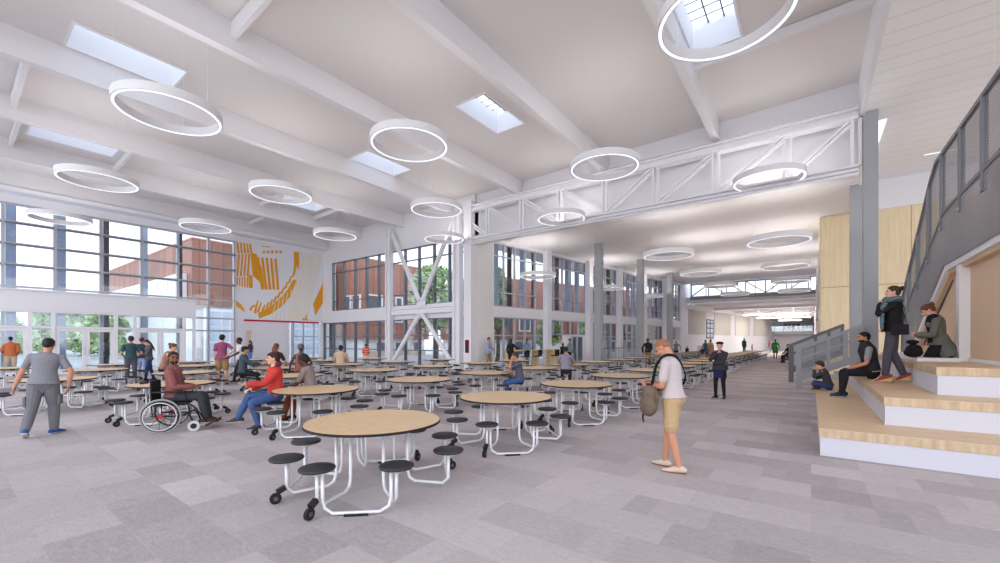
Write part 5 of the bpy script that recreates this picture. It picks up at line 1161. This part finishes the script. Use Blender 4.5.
# --- far people
FAR = [(705.5, 360.5, -10, 339.5, 'woman in teal top and denim shorts among the far left tables', 'tan', 'long', 'black', ('tank', cloth('teal_top', (66, 96, 112))), ('shorts', cloth('denim_dark', (54, 78, 126), .2)), True),
       (710.5, 360.0, 15, 339.2, 'woman in yellow and pink dress beside the woman in teal top', 'dark', 'short', 'black', ('dress', cloth('yellow_pink', (214, 160, 120), .5, 12)), (None, None), True),
       (702.5, 362.5, -30, 346.5, 'child in dark top by the two far women', 'tan', 'short', 'brown', ('tee', cloth('navy_tee', (58, 66, 88))), ('trousers', cloth('pale_pink', (214, 180, 176))), False),
       (687, 358.5, 160, 346.0, 'child in dark clothes near the far balustrade', 'dark', 'short', 'black', ('tee', cloth('black_top', (40, 36, 38))), ('trousers', cloth('near_black', (44, 46, 50))), False),
       (744, 353.3, 140, 338.0, 'man in dark navy suit standing far down the aisle tables', 'dark', 'short', 'black', ('jacket', cloth('navy_suit', (44, 46, 62))), ('trousers', cloth('navy_suit', (44, 46, 62))), False),
       (752, 352.0, 100, 344.0, 'small child in rust red top far down the aisle tables', 'tan', 'short', 'brown', ('tee', cloth('rust_top', (150, 84, 66))), ('trousers', cloth('near_black', (44, 46, 50))), False),
       (769.5, 352.5, 90, 340.3, 'woman in red and blue top far down the aisle', 'tan', 'long', 'brown', ('tee', cloth('red_blue', (170, 60, 70), .5, 10)), ('trousers', cloth('bright_jeans', (96, 140, 204))), True)]
for px, py, rel, ty, lab, sk, hr_, hc_, tp, bt, fem in FAR:
    person(lab, skin=sk, hair=hr_, hairc=hc_, top=tp, bottom=bt, female=fem, vox=.013, face=False, **stand_at(px, py, rel, ty))
c = person('woman in bright green dress walking down the far aisle', pose=dict(pelvis=(0, 0, .91), fl=(-.07, .16, .09), fr=(.08, -.14, .10), hl=(-.26, .06, .86), hr=(.24, .1, .9), pl=(-1, -.4, 0)), skin='dark', hair='bald', hairc='auburn', female=True, top=('dress', cloth('green_dress', (52, 138, 66), .3, 14)), bottom=(None, None), vox=.011, face=False, **stand_at(775.3, 358.8, 5, 338.7))
c = person('person in dark clothes sitting at the short table row right of the aisle', pose=dict(SIT), scale=1.0, skin='tan', hair='short', hairc='brown', top=('shirt', cloth('black_top', (40, 36, 38))), bottom=('trousers', cloth('near_black', (44, 46, 50))), vox=.013, face=False, **on_seat((6, 2), 5, -60))
# --- people on the stepped seating
c = person('man in dark vest and grey T-shirt sitting on the second wooden step', loc=(.96, 12.3, .395), face_rz=math.radians(97), scale=1.10, pose=dict(SIT, pelvis=(0, -.10, .525), lean=12, fl=(-.16, .40, .085), fr=(.10, .34, .085), hl=(-.13, .22, .60), hr=(.18, .18, .60), pl=(-1, -.8, -.6), pr=(1, -.8, -.6), turn=8, sleeve='short'), skin='tan', hair='short', hairc='black', top=('tee', cloth('grey_marl', (150, 148, 150))), bottom=('trousers', cloth('black_jeans', (38, 38, 42))), shoes=cloth('blue_black_shoe', (40, 56, 70)), vox=.006)
bm = BM(); c['torso'](bm, .034, 2, 9); part(c, 'vest', bm, cloth('dark_vest', (52, 52, 56)), True)
bm = BM(); r = bmesh.ops.create_uvsphere(bm, u_segments=18, v_segments=12, radius=1)
for v in r['verts']: v.co = c['MHS'] @ V((v.co.x * .061, .03 + v.co.y * .060, -.06 + v.co.z * .05))
part(c, 'beard', bm, HAIRS['black'])
c = person('child in dark grey sweater sitting cross-legged on the lowest wooden step', loc=(.36, 13.6, .395), face_rz=math.radians(88), scale=.80, child=True, pose=dict(pelvis=(0, 0, .13), sit=True, lean=22, nod=18, fl=(.10, .26, .07), fr=(-.08, .34, .07), kl=(-1, .5, .35), kr=(1, .5, .35), tol=-50, tor=50, hl=(-.04, .36, .62), hr=(.14, .32, .34), pl=(-.6, .3, -1), pr=(1, -.2, -.2), curll=.9), skin='light', hair='fuller', hairc='brown', top=('shirt', cloth('dark_grey_sweater', (66, 68, 72))), bottom=('trousers', cloth('royal_jeans', (60, 74, 118), .2)), shoes=cloth('rust_shoe', (150, 78, 56)), vox=.006)
bm = BM(); ell(bm, (0, 0, 0), (.05, .03, .03), Matrix.Translation(c['X3'](c['sL'] + c['up1'] * .05 + c['Fy'] * .02)), 12, 8); part(c, 'orange_shoulder_patch', bm, cloth('orange_patch', (206, 104, 72)))
lw = (1.33, 11.35, .81)
c = person('woman in black top and teal scarf standing on the second wooden step', loc=lw, face_rz=facing(lw[0], lw[1], -86), scale=1.08, pose=dict(pelvis=(0, .02, .985), lean=-2, fl=(-.08, .13, .135), fr=(.08, -.13, .165), tol=6, tor=-6, tolp=-.35, torp=-.55, hl=(-.03, .19, 1.47), hr=(-.02, .17, 1.24), pl=(-.5, .6, -1), pr=(.7, -.7, -.3), curll=.6, turn=4, nod=-4), skin='light', hair='bun', hairc='brown', female=True, top=('shirt', cloth('black_knit', (34, 32, 36))), bottom=('trousers', cloth('grey_slim', (76, 72, 82))), shoes=cloth('tan_sandal', (150, 66, 52)), vox=.005)
for a, t in ((c['aL'], -1), (c['aR'], 1)):
    bm = BM(); S = c['S']; tube(bm, [c['X3'](a + V(p)) for p in ((0, -.08, -.085), (0, .0, -.095), (0, .10, -.118), (0, .17, -.122))], [(.036 * S, .05 * S), (.04 * S, .042 * S), (.042 * S, .016 * S), (.03 * S, .01 * S)], 10, 2, side=(1, 0, 0), round_caps=True); part(c, 'wedge_sole', bm, cloth('wedge_cork', (206, 160, 116)))
SCF = striped('cloth_teal_scarf', (62, 108, 120), (150, 130, 110), (1, .5, 1), 14, .25, .9, .4)
bm = BM(); X3 = c['X3']; nb, Rx, Fy, up1, chest, waist = c['nb'], c['Rx'], c['Fy'], c['up1'], c['chest'], c['waist']
tube(bm, [X3(nb + up1 * (.005 + .012 * math.sin(2 * a)) + Rx * (.10 * math.cos(a)) + Fy * (.095 * math.sin(a) + .01)) for a in [2 * PI * k / 12 for k in range(13)]], [(.06 * S, .062 * S)] * 13, 10, 2)
tube(bm, [X3(nb - Rx * .07 + Fy * .09), X3(chest - Rx * .11 + Fy * .15 + up1 * .06), X3(waist - Rx * .10 + Fy * .16 + up1 * .03), X3(waist - Rx * .11 + Fy * .15 - up1 * .16)], [(.09 * S, .045 * S), (.115 * S, .045 * S), (.12 * S, .035 * S), (.125 * S, .025 * S)], 12, 3, side=Rx, round_caps=True)
tube(bm, [X3(nb + Rx * .07 - Fy * .06), X3(chest + Rx * .12 - Fy * .13 + up1 * .05), X3(chest + Rx * .15 - Fy * .16 - up1 * .10), X3(waist + Rx * .14 - Fy * .15 - up1 * .10)], [(.09 * S, .04 * S), (.11 * S, .035 * S), (.085 * S, .028 * S), (.06 * S, .02 * S)], 12, 3, side=Rx, round_caps=True)
part(c, 'scarf', bm, SCF, True)
bm = BM()
for base_, n_ in ((waist - Rx * .11 + Fy * .15 - up1 * .17, 7), (waist + Rx * .14 - Fy * .15 - up1 * .11, 5)):
    for k in range(n_): p = base_ + Rx * (.028 * (k - n_ / 2)); tube(bm, [X3(p), X3(p - up1 * .05)], .012 * S, 6)
part(c, 'scarf_fringe', bm, cloth('fringe_brown', (92, 58, 46)))
q = Matrix.Translation(lw) @ Matrix.Rotation(facing(lw[0], lw[1], -86), 4, 'Z')
hb_ = empty('handbag', q @ (V((-.27, -.05, .98)) * S), facing(lw[0], lw[1], -86)); tag(hb_, 'small black handbag at the hip of the woman in the teal scarf', 'bag')
bm = BM(); box(bm, -.045, .045, -.13, .13, -.10, .10, .03); remeshed('bag_body', bm, cloth('black_leather', (36, 34, 40)), hb_, .008)
bm = BM(); box(bm, -.056, -.04, -.125, .125, -.02, .10, .006); obj('bag_flap', bm, cloth('black_leather'), hb_)
bm = BM(); tube(bm, [(0, -.11, .09), (.10, -.05, .34), (.22, .05, .52)], [(.012, .005)] * 3, 8, 4); obj('bag_strap', bm, cloth('black_leather'), hb_, True)
kw = (2.06, 12.42, 1.31)
c = person('woman in grey-green cardigan kneeling on the top step beside the white post', loc=kw, face_rz=facing(kw[0], kw[1], -84), scale=1.10, pose=dict(pelvis=(0, -.06, .235), sit=True, lean=7, nod=34, fl=(-.1, -.22, .075), fr=(.1, -.22, .075), kl=(-.15, 1, -.35), kr=(.15, 1, -.35), tolp=-1.2, torp=-1.2, hl=(-.05, .23, .43), hr=(.05, .21, .41), pl=(-1, -.8, -.6), pr=(1, -.8, -.6)), skin='light', hair='bun', hairc='auburn', female=True, top=('cardigan', cloth('grey_green_knit', (112, 112, 104))), bottom=('trousers', cloth('black_jeans', (38, 38, 42))), shoes=cloth('shoe_black', (28, 28, 30)), vox=.006)
S = c['S']; bm = BM(); tube(bm, [c['X3'](p) for p in (c['waist'] - c['Fy'] * .02, c['pel'] - V((0, .05, 0)), V((0, -.16, .12)), V((0, -.20, .03)))], [(.15 * S, .12 * S), (.185 * S, .15 * S), (.22 * S, .17 * S), (.25 * S, .17 * S)], 18, 3, side=(1, 0, 0)); part(c, 'cardigan_skirt', bm, cloth('grey_green_knit'), True)
bm = BM(); c['torso'](bm, .012, 2, 8); 
for v in bm.verts: v.co += c['Fy'] * .018 * S
part(c, 'black_top', bm, cloth('black_knit'), True)
q = Matrix.Translation(kw) @ Matrix.Rotation(facing(kw[0], kw[1], -84), 4, 'Z')
lb = empty('lap_bag', q @ (V((-.33, .30, .135)) * S), 0.2); tag(lb, 'black soft bag in front of the kneeling woman', 'bag')
bm = BM(); ell(bm, (0, 0, 0), (.13, .15, .13), None, 18, 12); ell(bm, (0, .02, -.05), (.15, .17, .10), None, 18, 12); remeshed('bag_body', bm, cloth('black_leather'), lb, .01)
bm = BM(); ell(bm, (-.02, 0, .17), (.10, .11, .05), None, 18, 10); obj('bag_top', bm, cloth('black_leather'), lb, True)
# ------------------------------------------------------------------ light
w = bpy.data.worlds.new('daylight'); SC.world = w; w.use_nodes = True
nt = w.node_tree; bg = nt.nodes['Background']
tc = nt.nodes.new('ShaderNodeTexCoord'); sp = nt.nodes.new('ShaderNodeSeparateXYZ'); cr = nt.nodes.new('ShaderNodeValToRGB')
nt.links.new(tc.outputs['Generated'], sp.inputs[0]); nt.links.new(sp.outputs['Z'], cr.inputs[0])
cr.color_ramp.elements[0].position = 0.0; cr.color_ramp.elements[0].color = lin((240, 243, 250)); cr.color_ramp.elements[1].position = .9; cr.color_ramp.elements[1].color = lin((212, 227, 252))
nt.links.new(cr.outputs[0], bg.inputs[0]); bg.inputs[1].default_value = 1.85
sd = bpy.data.lights.new('wide_fill_sun', 'SUN'); sd.energy = .8; sd.angle = math.radians(70); sd.color = (1.0, .965, .93)  # very wide soft sun added behind the camera as fill for the hall
so = bpy.data.objects.new('wide_fill_sun', sd); COL.objects.link(so); so.location = (10, -30, 20)
so.rotation_euler = Vector((-.32, .88, -.30)).to_track_quat('-Z', 'Y').to_euler()
vs.exposure = .42
